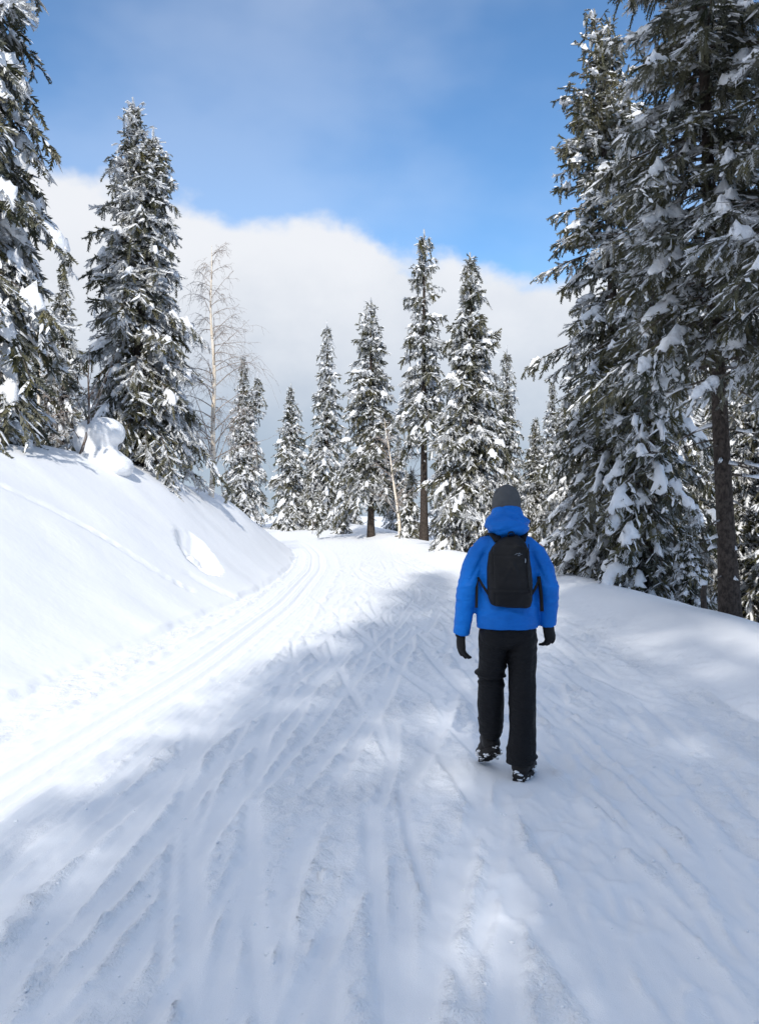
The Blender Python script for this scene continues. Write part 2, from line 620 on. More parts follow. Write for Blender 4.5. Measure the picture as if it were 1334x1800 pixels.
def stamp(T, F, P, Dv, S, W=None):
    """place template at points P along directions Dv (n,3) with sizes S, sideways scale W"""
    P, Dv, S = np.asarray(P), nrm(Dv), np.asarray(S)
    up = np.array([0, 0, 1.0])
    b = np.cross(np.broadcast_to(up, Dv.shape), Dv)
    bad = np.linalg.norm(b, axis=1) < 1e-3
    b[bad] = (1, 0, 0)
    b = nrm(b)
    n = np.cross(Dv, b)
    if W is None:
        W = S
    Vv = (P[:, None, :] + S[:, None, None] * T[None, :, 0:1] * Dv[:, None, :]
          + W[:, None, None] * (T[None, :, 1:2] * b[:, None, :] + T[None, :, 2:3] * n[:, None, :]))
    Ff = F[None] + (np.arange(len(P)) * len(T))[:, None, None]
    return Vv.reshape(-1, 3), Ff.reshape(-1, F.shape[1])


class Bag:
    def __init__(self):
        self.v, self.f, self.n, self.a = [], {}, 0, []

    def add(self, V, F, a=None):
        if len(V) == 0:
            return
        self.v.append(V)
        F = np.asarray(F)
        self.f.setdefault(F.shape[1], []).append(F + self.n)
        self.a.append(np.zeros(len(V)) if a is None else np.broadcast_to(a, (len(V),)))
        self.n += len(V)

    def mesh(self, name, smooth=True, attr=None):
        F = [np.concatenate(x) for x in self.f.values()]
        return np_mesh(name, np.concatenate(self.v), F, smooth, {attr: np.concatenate(self.a)} if attr else None)


def tube(P, rad, sides=5, cap=True):
    P = np.asarray(P, float)
    rad = np.broadcast_to(np.asarray(rad, float), (len(P),))
    T = nrm(np.gradient(P, axis=0))
    ref = np.array([0, 0, 1.0]) if abs(T[0, 2]) < 0.8 else np.array([1.0, 0, 0])
    b = nrm(np.cross(T, ref))
    n = np.cross(b, T)
    a = np.arange(sides) * 2 * np.pi / sides
    Vv = P[:, None] + rad[:, None, None] * (np.cos(a)[None, :, None] * b[:, None] + np.sin(a)[None, :, None] * n[:, None])
    Vv = Vv.reshape(-1, 3)
    F = []
    for i in range(len(P) - 1):
        for k in range(sides):
            F.append((i * sides + k, i * sides + (k + 1) % sides, (i + 1) * sides + (k + 1) % sides, (i + 1) * sides + k))
    return Vv, np.array(F)


def pad(C, T, S, hw, th, droop, rs, ns, nt, lobes):
    """a closed pillow of snow lying on a branch: C centre line (n,3), S sideways unit, hw half widths, th thickness"""
    n = len(C)
    t = np.linspace(-1, 1, nt)
    lob = 1 + 0.34 * np.sin(np.linspace(0, lobes * 2 * np.pi, n) + rs.rand() * 6)[:, None] * np.sign(t)[None, :] * np.abs(t)[None, :]
    lob = lob + 0.32 * rs.randn(n, nt) * np.abs(t)[None, :]
    y = hw[:, None] * t[None, :] * lob
    z0 = -droop * np.abs(y) - 0.25 * droop * np.abs(t)[None, :] ** 3 * hw[:, None]
    bulge = np.sqrt(np.clip(1 - t ** 2, 0, 1))[None, :]
    lum = np.clip(1 + 0.5 * rs.randn(n, nt), 0.25, 2.2)
    top = z0 + th[:, None] * bulge * lum
    bot = z0 - 0.25 * th[:, None] * bulge - 0.01
    up = nrm(np.cross(T, S))
    up = np.where(up[:, 2:3] < 0, -up, up)
    zax = nrm(up + np.array([0, 0, 0.8]))
    A = C[:, None] + y[..., None] * S[:, None] + top[..., None] * zax[:, None]
    B = C[:, None] + y[..., None] * S[:, None] * 0.97 + bot[..., None] * zax[:, None]
    Vv = np.concatenate([A.reshape(-1, 3), B.reshape(-1, 3)])
    i, j = np.meshgrid(np.arange(n - 1), np.arange(nt - 1), indexing='ij')
    q = (i * nt + j).ravel()
    o = n * nt
    F = [np.stack([q, q + nt, q + nt + 1, q + 1], 1), np.stack([q + o, q + 1 + o, q + nt + 1 + o, q + nt + o], 1)]
    e = np.arange(n - 1) * nt
    F.append(np.stack([e, e + o, e + nt + o, e + nt], 1))
    e = e + nt - 1
    F.append(np.stack([e, e + nt, e + nt + o, e + o], 1))
    e = np.arange(nt - 1)
    F.append(np.stack([e, e + 1, e + 1 + o, e + o], 1))
    e = e + (n - 1) * nt
    F.append(np.stack([e, e + o, e + 1 + o, e + 1], 1))
    return Vv, np.concatenate(F)


class Spruce:
    """builds the four meshes of a snowy spruce in its own coordinates (base at 0)"""

    def __init__(self, H, rad, seed, lod='mid', base=0.06, bend=(0.0, 0.0, 0.0, 0.0), frost=0.35, snow=0.6, whorl=0.26, per=6, twl=0.2,
                 droop=1.0, pw=0.75, gap=0.08, trunk_r=0.10, hang=1.0, dead=0.0, dead_top=0.0, twin=None, prof=None, dens=1.0, padw=1.0, wide=0.42):
        rs = np.random.RandomState(seed)
        self.crown, self.snow, self.wood, self.trunk, self.deadb = Bag(), Bag(), Bag(), Bag(), Bag()
        tp, td, ts, tf = [], [], [], []          # shoots
        lp, ld, ls, lw = [], [], [], []          # snow ridges on shoots
        dx, dy, b1, b2 = bend

        def axis_at(z):
            u = np.asarray(z) / H
            return np.stack([dx * u + b1 * np.sin(u * 3.1), dy * u + b2 * np.sin(u * 3.1), np.asarray(z)], -1)
        zz = np.linspace(-0.3, H, 22)
        rr = trunk_r * (1 - np.clip(zz / H, 0, 1)) ** 0.8 + 0.012
        rr[:3] *= np.array([1.35, 1.22, 1.06])
        self.trunk.add(*tube(axis_at(zz), rr, 12 if lod == 'near' else 8))
        leaders = [(0.0, H, 0.0, 0.0, 1.0)]
        if twin:
            leaders.append(twin)                 # (start height, top height, x, y, size)
        whorls = []
        for (h0, h1, ox, oy, sz) in leaders:
            z = max(base * H, h0)
            while z < h1 - 0.05:
                u = (z - h0) / (h1 - h0)
                whorls.append((z, h1, ox * min(1, u * 2.5), oy * min(1, u * 2.5), sz, h0))
                z += whorl * rs.uniform(0.6, 1.4) * (0.55 + 0.45 * (1 - u))
            if h0 > 0:
                k = np.linspace(0, 1, 8)
                P = axis_at(h0 + k * (h1 - h0)) + np.stack([ox * np.minimum(1, k * 2.5), oy * np.minimum(1, k * 2.5), 0 * k], -1)
                self.trunk.add(*tube(P, 0.05 * (1 - k) + 0.01, 6))
        for (z, h1, ox, oy, sz, h0) in whorls:
            u = z / H
            ul = (z - h0) / (h1 - h0)
            if prof is not None:
                Rz = rad * np.interp(u, prof[0], prof[1])
            else:
                Rz = rad * min(1.0, (1 - ul) * 1.25 + 0.02) ** pw
            if h0 > 0:
                Rz = min(Rz, 0.5 * rad * (1 - ul) ** 0.8 + 0.05)
            np_ = per if ul < 0.85 else max(4, per - 2)
            ph0 = rs.rand() * 6.28
            for k in range(np_):
                if rs.rand() < gap:
                    continue
                ph = ph0 + 6.283 * k / np_ + rs.uniform(-0.35, 0.35)
                L = max(0.10, Rz * rs.uniform(0.5, 1.2))
                if rs.rand() < 0.07:
                    L *= 1.25
                self._branch(rs, axis_at(z + rs.uniform(-0.07, 0.07)) + np.array([ox, oy, 0]), ph, L, u, lod, twl, droop, frost, snow, hang, dens, padw, wide,
                             tp, td, ts, tf, lp, ld, ls, lw)
        # leader shoots
        for (h0, h1, ox, oy, sz) in leaders:
            for k in range(4):
                c = axis_at(h1 - 0.35 + 0.12 * k) + np.array([ox, oy, 0])
                tp.append(c[None])
                td.append(np.array([[0.08 * rs.randn(), 0.08 * rs.randn(), 1.0]]))
                ts.append(np.array([max(twl, 0.2)]))
                tf.append(np.array([min(1, frost + 0.25)]))
        # dead lower branches
        nd = int(dead)
        for k in range(nd):
            z = rs.uniform(0.03 * H, dead_top * H)
            ph = rs.rand() * 6.283
            L = rad * rs.uniform(0.25, 1.1) * float(sstep(-0.1, 1.0, z / (dead_top * H)) * 0.75 + 0.12)
            d = np.array([math.cos(ph), math.sin(ph), 0])
            sd = np.array([-d[1], d[0], 0])
            s = np.linspace(0, 1, 6)
            cv = rs.uniform(-0.25, 0.25)
            P = axis_at(z) + d * (L * s)[:, None] + sd * (cv * L * s ** 2)[:, None]
            P[:, 2] += L * (-0.10 * s - rs.uniform(0.0, 0.35) * s ** 2)
            self.deadb.add(*tube(P, 0.016 * (1 - s) * rs.uniform(0.6, 1.2) + 0.004, 4))
            for q in range(rs.randint(2, 6)):
                i = rs.randint(2, 6)
                dd = nrm(d + sd * rs.uniform(-1, 1) + np.array([0, 0, rs.uniform(-0.9, 0.2)]))
                l = L * rs.uniform(0.12, 0.35)
                self.deadb.add(*tube(P[i] + dd * (l * np.linspace(0, 1, 3))[:, None], [0.006, 0.004, 0.002], 3))
            if rs.rand() < 0.45 * snow + 0.1:
                i0 = rs.randint(0, 3)
                C = P[i0:i0 + 3] + np.array([0, 0, 0.012])
                self.snow.add(*pad(C, np.gradient(C, axis=0), np.tile(sd, (3, 1)), np.full(3, 0.018), np.full(3, 0.03), 0.3, rs, 3, 3, 1))
        T, F = TW[lod]
        tp, td, ts, tf = (np.concatenate(q) for q in (tp, td, ts, tf))
        Vv, Ff = stamp(T, F, tp, td, ts)
        self.crown.add(Vv, Ff, np.repeat(tf, len(T)))
        self.n_shoots = len(tp)
        if lp:
            lp, ld, ls, lw = (np.concatenate(q) for q in (lp, ld, ls, lw))
            Vv, Ff = stamp(LUMP_V, LUMP_F, lp, ld, ls, lw)
            jit = np.repeat(lw, len(LUMP_V))[:, None] * np.random.RandomState(seed + 1).uniform(-1, 1, (len(Vv), 3)) * np.array([0.11, 0.11, 0.05])
            self.snow.add(Vv + jit, Ff)

    def _branch(self, rs, O, ph, L, u, lod, twl, droop, frost, snow, hang, dens, padw, wide, tp, td, ts, tf, lp, ld, ls, lw):
        d = np.array([math.cos(ph), math.sin(ph), 0.0])
        sd = np.array([-d[1], d[0], 0.0])
        a = np.interp(u, [0, 0.3, 0.75, 1.0], [-0.25, -0.10, 0.18, 0.9]) + rs.uniform(-0.12, 0.12)
        b = -np.interp(u, [0, 0.5, 0.9, 1], [0.75, 0.55, 0.28, 0.0]) * droop * rs.uniform(0.7, 1.3)
        c = np.interp(u, [0, 0.5, 1], [0.22, 0.2, 0.1])
        n = 9
        s = np.linspace(0, 1, n)
        cv = rs.uniform(-0.18, 0.18)
        P = O + d * (L * s * (1 - 0.12 * s))[:, None] + sd * (cv * L * s ** 2)[:, None]
        P[:, 2] += L * (a * s + b * s ** 2 + c * s ** 3)
        Tn = nrm(np.gradient(P, axis=0))
        S = nrm(np.cross(Tn, np.array([0, 0, 1.0])))
        if lod != 'far':
            self.wood.add(*tube(P, 0.006 + 0.013 * L * (1 - s), 4 if lod == 'near' else 3))
        frl = np.clip(frost + 0.25 * rs.randn(), 0, 0.95)
        spc = twl * {'near': 0.42, 'mid': 0.46, 'far': 0.55}[lod] / dens
        m = max(3, int(L / spc))
        si = np.linspace(0.10, 1.0, m) + rs.uniform(-0.4, 0.4, m) / m
        si = np.clip(si, 0.05, 1)
        Pi = np.stack([np.interp(si, s, P[:, k]) for k in range(3)], 1)
        Ti = nrm(np.stack([np.interp(si, s, Tn[:, k]) for k in range(3)], 1))
        Si = nrm(np.stack([np.interp(si, s, S[:, k]) for k in range(3)], 1))
        sg = np.where(np.arange(m) % 2 == 0, 1.0, -1.0)[:, None]
        sl = L * wide * np.interp(si, [0, 0.35, 1.0], [0.55, 1.0, 0.35]) * rs.uniform(0.6, 1.2, m) + twl * 0.4
        ang = rs.uniform(0.5, 1.25, m)[:, None]
        dr = (rs.uniform(-0.05, 0.75, m) * droop)[:, None]
        Di = nrm(Ti * np.cos(ang) + Si * sg * np.sin(ang) - np.array([0, 0, 1.0]) * dr)
        nseg = np.maximum(1, np.round(sl / (twl * 0.85)).astype(int))
        nseg = np.minimum(nseg, 5)
        for q in range(nseg.max()):
            w = nseg > q
            if not w.any():
                continue
            k = w.sum()
            sag = np.zeros((k, 3))
            sag[:, 2] = -0.10 * droop * q
            dd = nrm(Di[w] + sag)
            p0 = Pi[w] + Di[w] * (sl[w] / nseg[w] * q)[:, None] + np.array([0, 0, -1.0]) * (0.04 * q * q * twl)
            sc = np.maximum(sl[w] / nseg[w] * 1.12, twl * 0.6) * rs.uniform(0.9, 1.15, k)
            tp.append(p0)
            td.append(dd + 0.2 * rs.randn(k, 3))
            ts.append(sc)
            fr = np.where(rs.rand(k) < frl, rs.uniform(0.55, 1.0, k), rs.uniform(0, 0.16, k))
            tf.append(fr)
            # side shoots
            for sgn in (1, -1):
                pick = rs.rand(k) < (0.72 if lod == 'near' else 0.5)
                if not pick.any():
                    continue
                e = nrm(np.cross(dd, np.array([0, 0, 1.0])))
                d2 = nrm(dd * 0.72 + e * sgn * 0.7 - np.array([0, 0, 1.0]) * rs.uniform(0.0, 0.55, (k, 1)) * droop)
                tp.append((p0 + dd * sc[:, None] * 0.45)[pick])
                td.append(d2[pick])
                ts.append((sc * rs.uniform(0.5, 0.8, k))[pick])
                tf.append(fr[pick])
            # snow lying on the shoots
            pick = rs.rand(k) < snow * 0.85
            if pick.any():
                kk = pick.sum()
                lp.append(p0[pick] + np.array([0, 0, 0.012]))
                ld.append(dd[pick] * np.array([1, 1, 0.9]))
                ls.append(sc[pick] * rs.uniform(0.6, 1.25, kk))
                lw.append(twl * rs.uniform(0.35, 0.95, kk))
        # hanging shoots
        mh = int(m * 0.9 * hang)
        if mh:
            sh = rs.uniform(0.15, 1, mh)
            Ph = np.stack([np.interp(sh, s, P[:, k]) for k in range(3)], 1)
            Sh = np.stack([np.interp(sh, s, S[:, k]) for k in range(3)], 1)
            Ph = Ph + Sh * (rs.uniform(-0.6, 0.6, mh) * L * wide * np.interp(sh, [0, 0.4, 1], [0.5, 0.8, 0.2]))[:, None]
            Dh = np.stack([0.28 * rs.randn(mh), 0.28 * rs.randn(mh), -np.ones(mh)], 1) + d * 0.25
            lh = twl * rs.uniform(0.6, 1.5, mh)
            tp.append(Ph)
            td.append(Dh)
            ts.append(lh)
            tf.append(np.where(rs.rand(mh) < frl * 0.8, rs.uniform(0.3, 0.9, mh), rs.uniform(0, 0.14, mh)))
            two = rs.rand(mh) < 0.45
            tp.append((Ph + nrm(Dh) * lh[:, None] * 0.8)[two])
            td.append(Dh[two] + np.array([0.1, 0, -0.6]))
            ts.append(lh[two] * 0.8)
            tf.append(np.where(rs.rand(mh) < frl * 0.6, rs.uniform(0.3, 0.9, mh), 0.06)[two])
        # pillows of snow
        np_ = 0
        while L > 0.25 and np_ < 2 and rs.rand() < snow * (0.95 if np_ == 0 else 0.4):
            np_ += 1
            s1 = rs.uniform(0.75, 1.03) if np_ == 1 else rs.uniform(0.4, 0.75)
            s0 = max(0.12, s1 - rs.uniform(0.2, 0.62) * min(1.0, 0.9 / L + 0.15))
            ns, nt = (8, 6) if lod == 'near' else ((6, 5) if lod == 'mid' else (4, 3))
            q = np.linspace(s0, s1, ns)
            C = np.stack([np.interp(np.minimum(q, 1), s, P[:, k]) for k in range(3)], 1)
            C += Tn[-1] * (np.clip(q - 1, 0, 1) * L)[:, None]
            e = np.sin(np.linspace(0.22, math.pi - 0.22, ns)) ** 0.6
            hw = min(L, 1.15) * wide * 0.44 * np.interp(q, [0, 0.4, 1.0], [0.3, 0.75, 0.42]) * e * rs.uniform(0.55, 1.0) * padw + 0.015
            th = (0.05 + 0.05 * rs.rand()) * min(1.0, 0.4 + L * 0.6) * e * padw
            Sx = np.stack([np.interp(q, s, S[:, k]) for k in range(3)], 1)
            self.snow.add(*pad(C + np.array([0, 0, 0.012]), np.gradient(C, axis=0), Sx, hw, th, 0.35 * droop + 0.1, rs, ns, nt, rs.uniform(1.5, 3.5)))

    def meshes(self, key):
        out = [('trunk', self.trunk.mesh(key + '_trunk'), M_BARK, None), ('crown', self.crown.mesh(key + '_crown', False, 'frost'), M_NEEDLE, 'stuff')]
        if self.wood.n:
            out.append(('branches', self.wood.mesh(key + '_branches'), M_BARKF, 'stuff'))
        if self.deadb.n:
            out.append(('dead_branches', self.deadb.mesh(key + '_dead_branches'), M_BARKF, 'stuff'))
        if self.snow.n:
            out.append(('snow_load', self.snow.mesh(key + '_snow'), M_LOAD, 'stuff'))
        return out


KIT = {}
NTRI = [0]


def kit(key, **kw):
    s = Spruce(**kw)
    KIT[key] = s.meshes(key)
    n = sum(len(m[1].polygons) for m in KIT[key])
    NTRI[0] += n
    print('kit', key, 'shoots', s.n_shoots, 'faces', n)


def plant(name, key, x, y, label, cat='spruce tree', group=None, rz=0.0, sc=1.0, sink=0.06, szz=1.0):
    z = float(gz(np.array([x]), np.array([y]))[0]) - sink
    r = empty(name, (x, y, z), rz)
    r.scale = (sc, sc, sc * szz)
    tag(r, label, cat, group)
    for (nm, me, mt, kd) in KIT[key]:
        o = link(nm, me, mt, r)
        if kd:
            tag(o, kind=kd)
    return r


def at(px, Y):
    return (px - 667) / 1550.0 * Y


G_MID = 'snowy spruces round the bend of the trail'
G_RIGHT = 'tall dark spruces beside the trail on the right'
G_WOOD = 'sunlit spruces deeper in the wood on the right'
G_BACK = 'spruces standing behind the photographer'

# left bank
kit('left_near', H=15.5, rad=2.0, seed=3, lod='mid', base=0.02, frost=0.2, snow=0.95, whorl=0.36, per=6, twl=0.31, droop=1.15, pw=0.5, gap=0.1, trunk_r=0.18, padw=1.75)
plant('spruce_tree', 'left_near', at(-75, 15.5), 15.5, 'tall spruce cut off by the left edge, heavy snow pillows hanging on its drooping branches', group='spruces on the left bank')
kit('left_big', H=8.4, rad=1.65, seed=8, lod='mid', base=0.02, frost=0.58, snow=0.6, whorl=0.24, per=7, twl=0.22, wide=0.36, droop=1.0, gap=0.05, trunk_r=0.14,
    prof=((0, 0.15, 0.3, 0.5, 0.7, 0.82, 0.92, 1.0), (0.95, 1.0, 0.92, 0.78, 0.52, 0.37, 0.22, 0.06)), twin=(5.6, 7.7, 0.42, 0.0, 1.0), padw=1.15, bend=(-0.1, 0, 0.05, 0))
plant('spruce_tree', 'left_big', at(245, 20.5), 20.5, 'broad frosted spruce with two tops on the crest of the left snow bank', group='spruces on the left bank')
kit('left_small', H=6.0, rad=1.1, seed=21, lod='mid', frost=0.55, snow=0.5, whorl=0.2, per=6, twl=0.2, pw=0.85)
plant('spruce_tree', 'left_small', at(112, 25.0), 25.0, 'smaller frosted spruce half hidden behind the broad two-topped one', group='spruces on the left bank')

# round the bend
kit('bend_a', H=9.0, rad=1.45, seed=31, lod='mid', frost=0.7, snow=0.6, whorl=0.30, per=6, twl=0.25, pw=0.85, twin=(5.5, 8.0, 0.75, 0, 1))
kit('bend_b', H=7.0, rad=1.4, seed=32, lod='mid', frost=0.52, snow=0.7, whorl=0.22, per=6, twl=0.22, pw=0.9, padw=1.2)
kit('bend_c', H=10.0, rad=1.4, seed=33, lod='mid', frost=0.66, snow=0.6, whorl=0.32, per=6, twl=0.25, pw=0.8)
kit('bend_d', H=9.6, rad=1.8, seed=34, lod='mid', base=0.20, frost=0.46, snow=0.6, whorl=0.27, per=6, twl=0.23, pw=0.7, trunk_r=0.13, dead=14, dead_top=0.3, gap=0.12)
kit('bend_e', H=11.3, rad=1.85, seed=35, lod='mid', base=0.33, frost=0.5, snow=0.65, whorl=0.42, per=5, twl=0.23, pw=0.75, trunk_r=0.14, dead=20, dead_top=0.42, gap=0.22, droop=1.15, hang=1.6)
kit('bend_f', H=9.2, rad=1.6, seed=36, lod='mid', base=0.03, frost=0.52, snow=0.65, whorl=0.27, per=6, twl=0.24, pw=0.75, trunk_r=0.13, gap=0.12, hang=1.4)
kit('young', H=2.6, rad=0.7, seed=37, lod='mid', frost=0.3, snow=0.85, whorl=0.17, per=5, twl=0.2, pw=0.9, padw=1.4, trunk_r=0.04)
BEND = [
    ('bend_a', 428, 44, 0.0, 0.95, 'pale heavily frosted spruce with a double top just right of the birch'),
    ('bend_b', 512, 43, 0.0, 1.0, 'short pointed spruce standing alone at the far end of the trail'),
    ('bend_c', 575, 43, 0.0, 1.0, 'slim tall spruce with a frosted tip behind the end of the trail'),
    ('bend_d', 652, 36, 0.0, 1.0, 'olive green spruce with a bare lower trunk left of the leaning birch'),
    ('bend_e', 745, 32.5, 0.6, 1.0, 'tallest thin spruce of the bend, sparse ragged branches and long bare trunk'),
    ('bend_f', 826, 27.5, 0.0, 1.0, 'wide snowy spruce whose lower branches reach the snow behind the walker'),
    ('bend_c', 890, 36, 2.1, 0.86, 'snow crusted spruce partly hidden right behind the wide one'),
    ('bend_f', 940, 33, 1.3, 0.62, 'low spruce between the walker and the dark tall trees'),
    ('bend_b', 612, 47, 1.9, 0.62, 'small spruce showing low between the slim and the olive green ones'),
    ('bend_b', 700, 44, 3.0, 0.70, 'small snow covered spruce behind the leaning birch'),
    ('bend_a', 775, 46, 1.0, 0.62, 'small pale spruce between the two tallest of the bend'),
    ('bend_b', 548, 52, 4.0, 0.66, 'distant small spruce left of the slim tall one'),
    ('young', 722, 33.5, 0.0, 1.0, 'young spruce loaded with snow beside the bare trunk'),
    ('young', 600, 39, 2.0, 0.75, 'snow buried sapling left of the olive green spruce'),
    ('young', 560, 42, 1.2, 0.8, 'snow buried sapling at the foot of the slim spruce'),
    ('young', 505, 41, 3.2, 0.5, 'tiny snow capped sapling at the foot of the lone short spruce'),
]
for (key, px, Y, rz, sc, lab) in BEND:
    plant('young_spruce' if key == 'young' else 'spruce_tree', key, at(px, Y), Y, lab, 'spruce sapling' if key == 'young' else 'spruce tree', G_MID, rz, sc)

# right side
kit('right_a', H=11.0, rad=1.45, seed=41, lod='mid', base=0.03, frost=0.20, snow=0.68, whorl=0.27, per=6, twl=0.19, wide=0.36, droop=0.9, gap=0.1, trunk_r=0.13, bend=(-0.55, 0, 0.1, 0),
    prof=((0, 0.1, 0.35, 0.6, 0.8, 0.93, 1.0), (0.9, 1.0, 1.0, 0.85, 0.62, 0.36, 0.1)), twin=(8.6, 10.9, 0.3, 0.1, 1), dens=0.9)
kit('right_b', H=12.5, rad=1.75, seed=42, lod='near', base=0.29, frost=0.15, snow=0.74, whorl=0.30, per=7, twl=0.18, droop=0.85, gap=0.08, trunk_r=0.105, wide=0.36, bend=(-0.55, 0, -0.05, 0), dead=95, dead_top=0.5,
    prof=((0, 0.25, 0.4, 0.5, 0.63, 0.8, 1.0), (0.8, 0.95, 1.0, 0.85, 0.6, 0.42, 0.05)), hang=1.4, dens=0.9)
plant('spruce_tree', 'right_a', at(1092, 17.0), 17.0, 'tall dark spruce right of the walker, the only one there with its tip in view', group=G_RIGHT)
plant('spruce_tree', 'right_b', at(1284, 11.2), 11.2, 'big dark spruce with a long bare trunk rising behind the right snow ridge', group=G_RIGHT)
plant('spruce_tree', 'right_b', at(1440, 9.3), 9.3, 'dark spruce cut off by the right edge with snow pillows on its branch ends', group=G_RIGHT, rz=2.2, sc=0.92)
kit('right_c', H=8.4, rad=1.2, seed=43, lod='mid', base=0.03, frost=0.14, snow=0.75, whorl=0.27, per=6, twl=0.2, droop=1.2, gap=0.12, trunk_r=0.10, padw=1.2, dens=0.85)
plant('spruce_tree', 'right_c', at(1142, 15.6), 15.6, 'shorter shaded spruce crowded against the tall dark one, snow on its low branches', group=G_RIGHT)
plant('young_spruce', 'young', at(1213, 15.0), 15.0, 'bright green young spruce in a sun patch left of the bare dark trunk', 'spruce sapling', G_RIGHT, 1.0, 0.62)
WOOD = [('bend_d', 1200, 25, 0.3, 0.80), ('bend_f', 1120, 27, 1.4, 1.0), ('bend_e', 1262, 29, 2.2, 0.9), ('bend_f', 1320, 24, 3.0, 0.85),
        ('bend_c', 1240, 36, 1.0, 1.0), ('bend_d', 1160, 38, 2.0, 1.05), ('bend_f', 1080, 34, 4.2, 0.95), ('bend_c', 1010, 31, 5.0, 0.9),
        ('bend_e', 1360, 32, 0.7, 1.0), ('bend_b', 1290, 33, 0.2, 0.9), ('bend_f', 1410, 22, 0.4, 0.9), ('bend_d', 1310, 42, 0.4, 1.1),
        ('bend_c', 1400, 44, 0.4, 1.1), ('bend_f', 1145, 22.5, 2.6, 1.22), ('bend_a', 970, 44, 0.4, 0.9)]
WLAB = ['sunlit spruce seen in the gap left of the bare dark trunk', 'sunlit spruce behind the shaded tall one near the walker', 'spruce with bare stem glimpsed just behind the big dark trunk',
        'snowy spruce in the wood right of the big dark trunk', 'slim frosted spruce far back, left of the big dark trunk', 'olive spruce far back behind the shorter shaded spruce',
        'broad spruce hidden mostly behind the tall dark one', 'slim spruce peeping out low behind the left side of the dark group', 'ragged spruce near the right edge, deep in the wood',
        'short pointed spruce far behind the big dark trunk', 'snow laden spruce out at the right edge behind the dark branches', 'far olive spruce at the back of the wood near the right edge',
        'slim spruce at the back of the wood beyond the right edge', 'tall full spruce filling the gap between the dark tall one and the bare trunk', 'pale frosted spruce low beyond the walker']
for (key, px, Y, rz, sc), lab in zip(WOOD, WLAB):
    plant('spruce_tree', key, at(px, Y), Y, lab, 'spruce tree', G_WOOD, rz, sc)

kit('behind', H=22.0, rad=2.6, seed=51, lod='far', base=0.05, frost=0.3, snow=0.45, whorl=0.7, per=5, twl=0.45, pw=0.6, gap=0.2, dens=0.75, trunk_r=0.22)
kit('behind_bare', H=23.0, rad=1.7, seed=52, lod='far', base=0.64, frost=0.3, snow=0.6, whorl=0.55, per=5, twl=0.5, pw=0.5, gap=0.2, trunk_r=0.2, dead=12, dead_top=0.55)
# behind the photographer: the trees that throw the shade over the near trail and the right hand group
for (x, y, key, rz, sc) in SHADERS:
    plant('spruce_tree', key, x, y, 'tall spruce of the wood the trail comes out of, at the walker\'s back', 'spruce tree', G_BACK, rz, sc)

# ------------------------------------------------------------------ birches and bare shrubs


def bare_tree(key, H, seed, r0, bend, nb, blen, up, start, twig_n=7, fine=0.0045, droop=0.25, mb=None, mt=None, rise=(0.35, 0.9)):
    rs = np.random.RandomState(seed)
    tr, br = Bag(), Bag()
    z = np.linspace(-0.25, H, 20)
    u = np.clip(z / H, 0, 1)
    P = np.stack([bend[0] * u + bend[2] * np.sin(u * 5) + 0.02 * np.sin(z * 2.3), bend[1] * u + 0.02 * np.cos(z * 1.9), z], 1)
    tr.add(*tube(P, r0 * (1 - u) ** 0.85 + 0.006, 10))
    for i in range(nb):
        uu = start + (0.97 - start) * (i + rs.rand()) / nb
        O = np.array([np.interp(uu, u, P[:, k]) for k in range(3)])
        ph = rs.rand() * 6.283
        d = np.array([math.cos(ph), math.sin(ph), 0])
        L = blen * H * (1.15 - uu) * rs.uniform(0.5, 1.25)
        s = np.linspace(0, 1, 7)
        rz = rs.uniform(*rise)
        B = O + d * (L * s)[:, None] * 0.9
        B[:, 2] += L * (rz * up * s - droop * s ** 2 * rs.uniform(0.2, 1.6))
        B += np.cumsum(rs.randn(7, 3) * 0.022 * L, 0) * s[:, None]
        rb = max(fine * 1.2, r0 * 0.22 * (1 - uu) ** 0.6)
        br.add(*tube(B, rb * (1 - s) + fine * 0.8, 4))
        for q in range(twig_n):
            t = rs.uniform(0.15, 1)
            o = np.array([np.interp(t, s, B[:, k]) for k in range(3)])
            dd = nrm(d + rs.randn(3) * 0.75 + np.array([0, 0, 0.15 - 0.3 * droop]))
            l = L * rs.uniform(0.18, 0.5)
            k = np.linspace(0, 1, 5)
            W = o + dd * (l * k)[:, None]
            W[:, 2] -= l * droop * k ** 2 * rs.uniform(0.2, 1.5)
            W += np.cumsum(rs.randn(5, 3) * 0.05 * l, 0)
            br.add(*tube(W, fine * (1.0 - 0.55 * k), 3))
            for q2 in range(3):
                j = rs.randint(1, 5)
                d3 = nrm(dd + rs.randn(3) * 0.7 - np.array([0, 0, 0.3 * droop]))
                l3 = l * rs.uniform(0.25, 0.6)
                k3 = np.linspace(0, 1, 3)
                br.add(*tube(W[j] + d3 * (l3 * k3)[:, None] - np.array([0, 0, 1.0]) * (l3 * droop * k3 ** 2)[:, None], fine * (0.7 - 0.35 * k3), 3))
    KIT[key] = [('trunk', tr.mesh(key + '_trunk'), mb, None), ('branches', br.mesh(key + '_branches'), mt, 'stuff')]


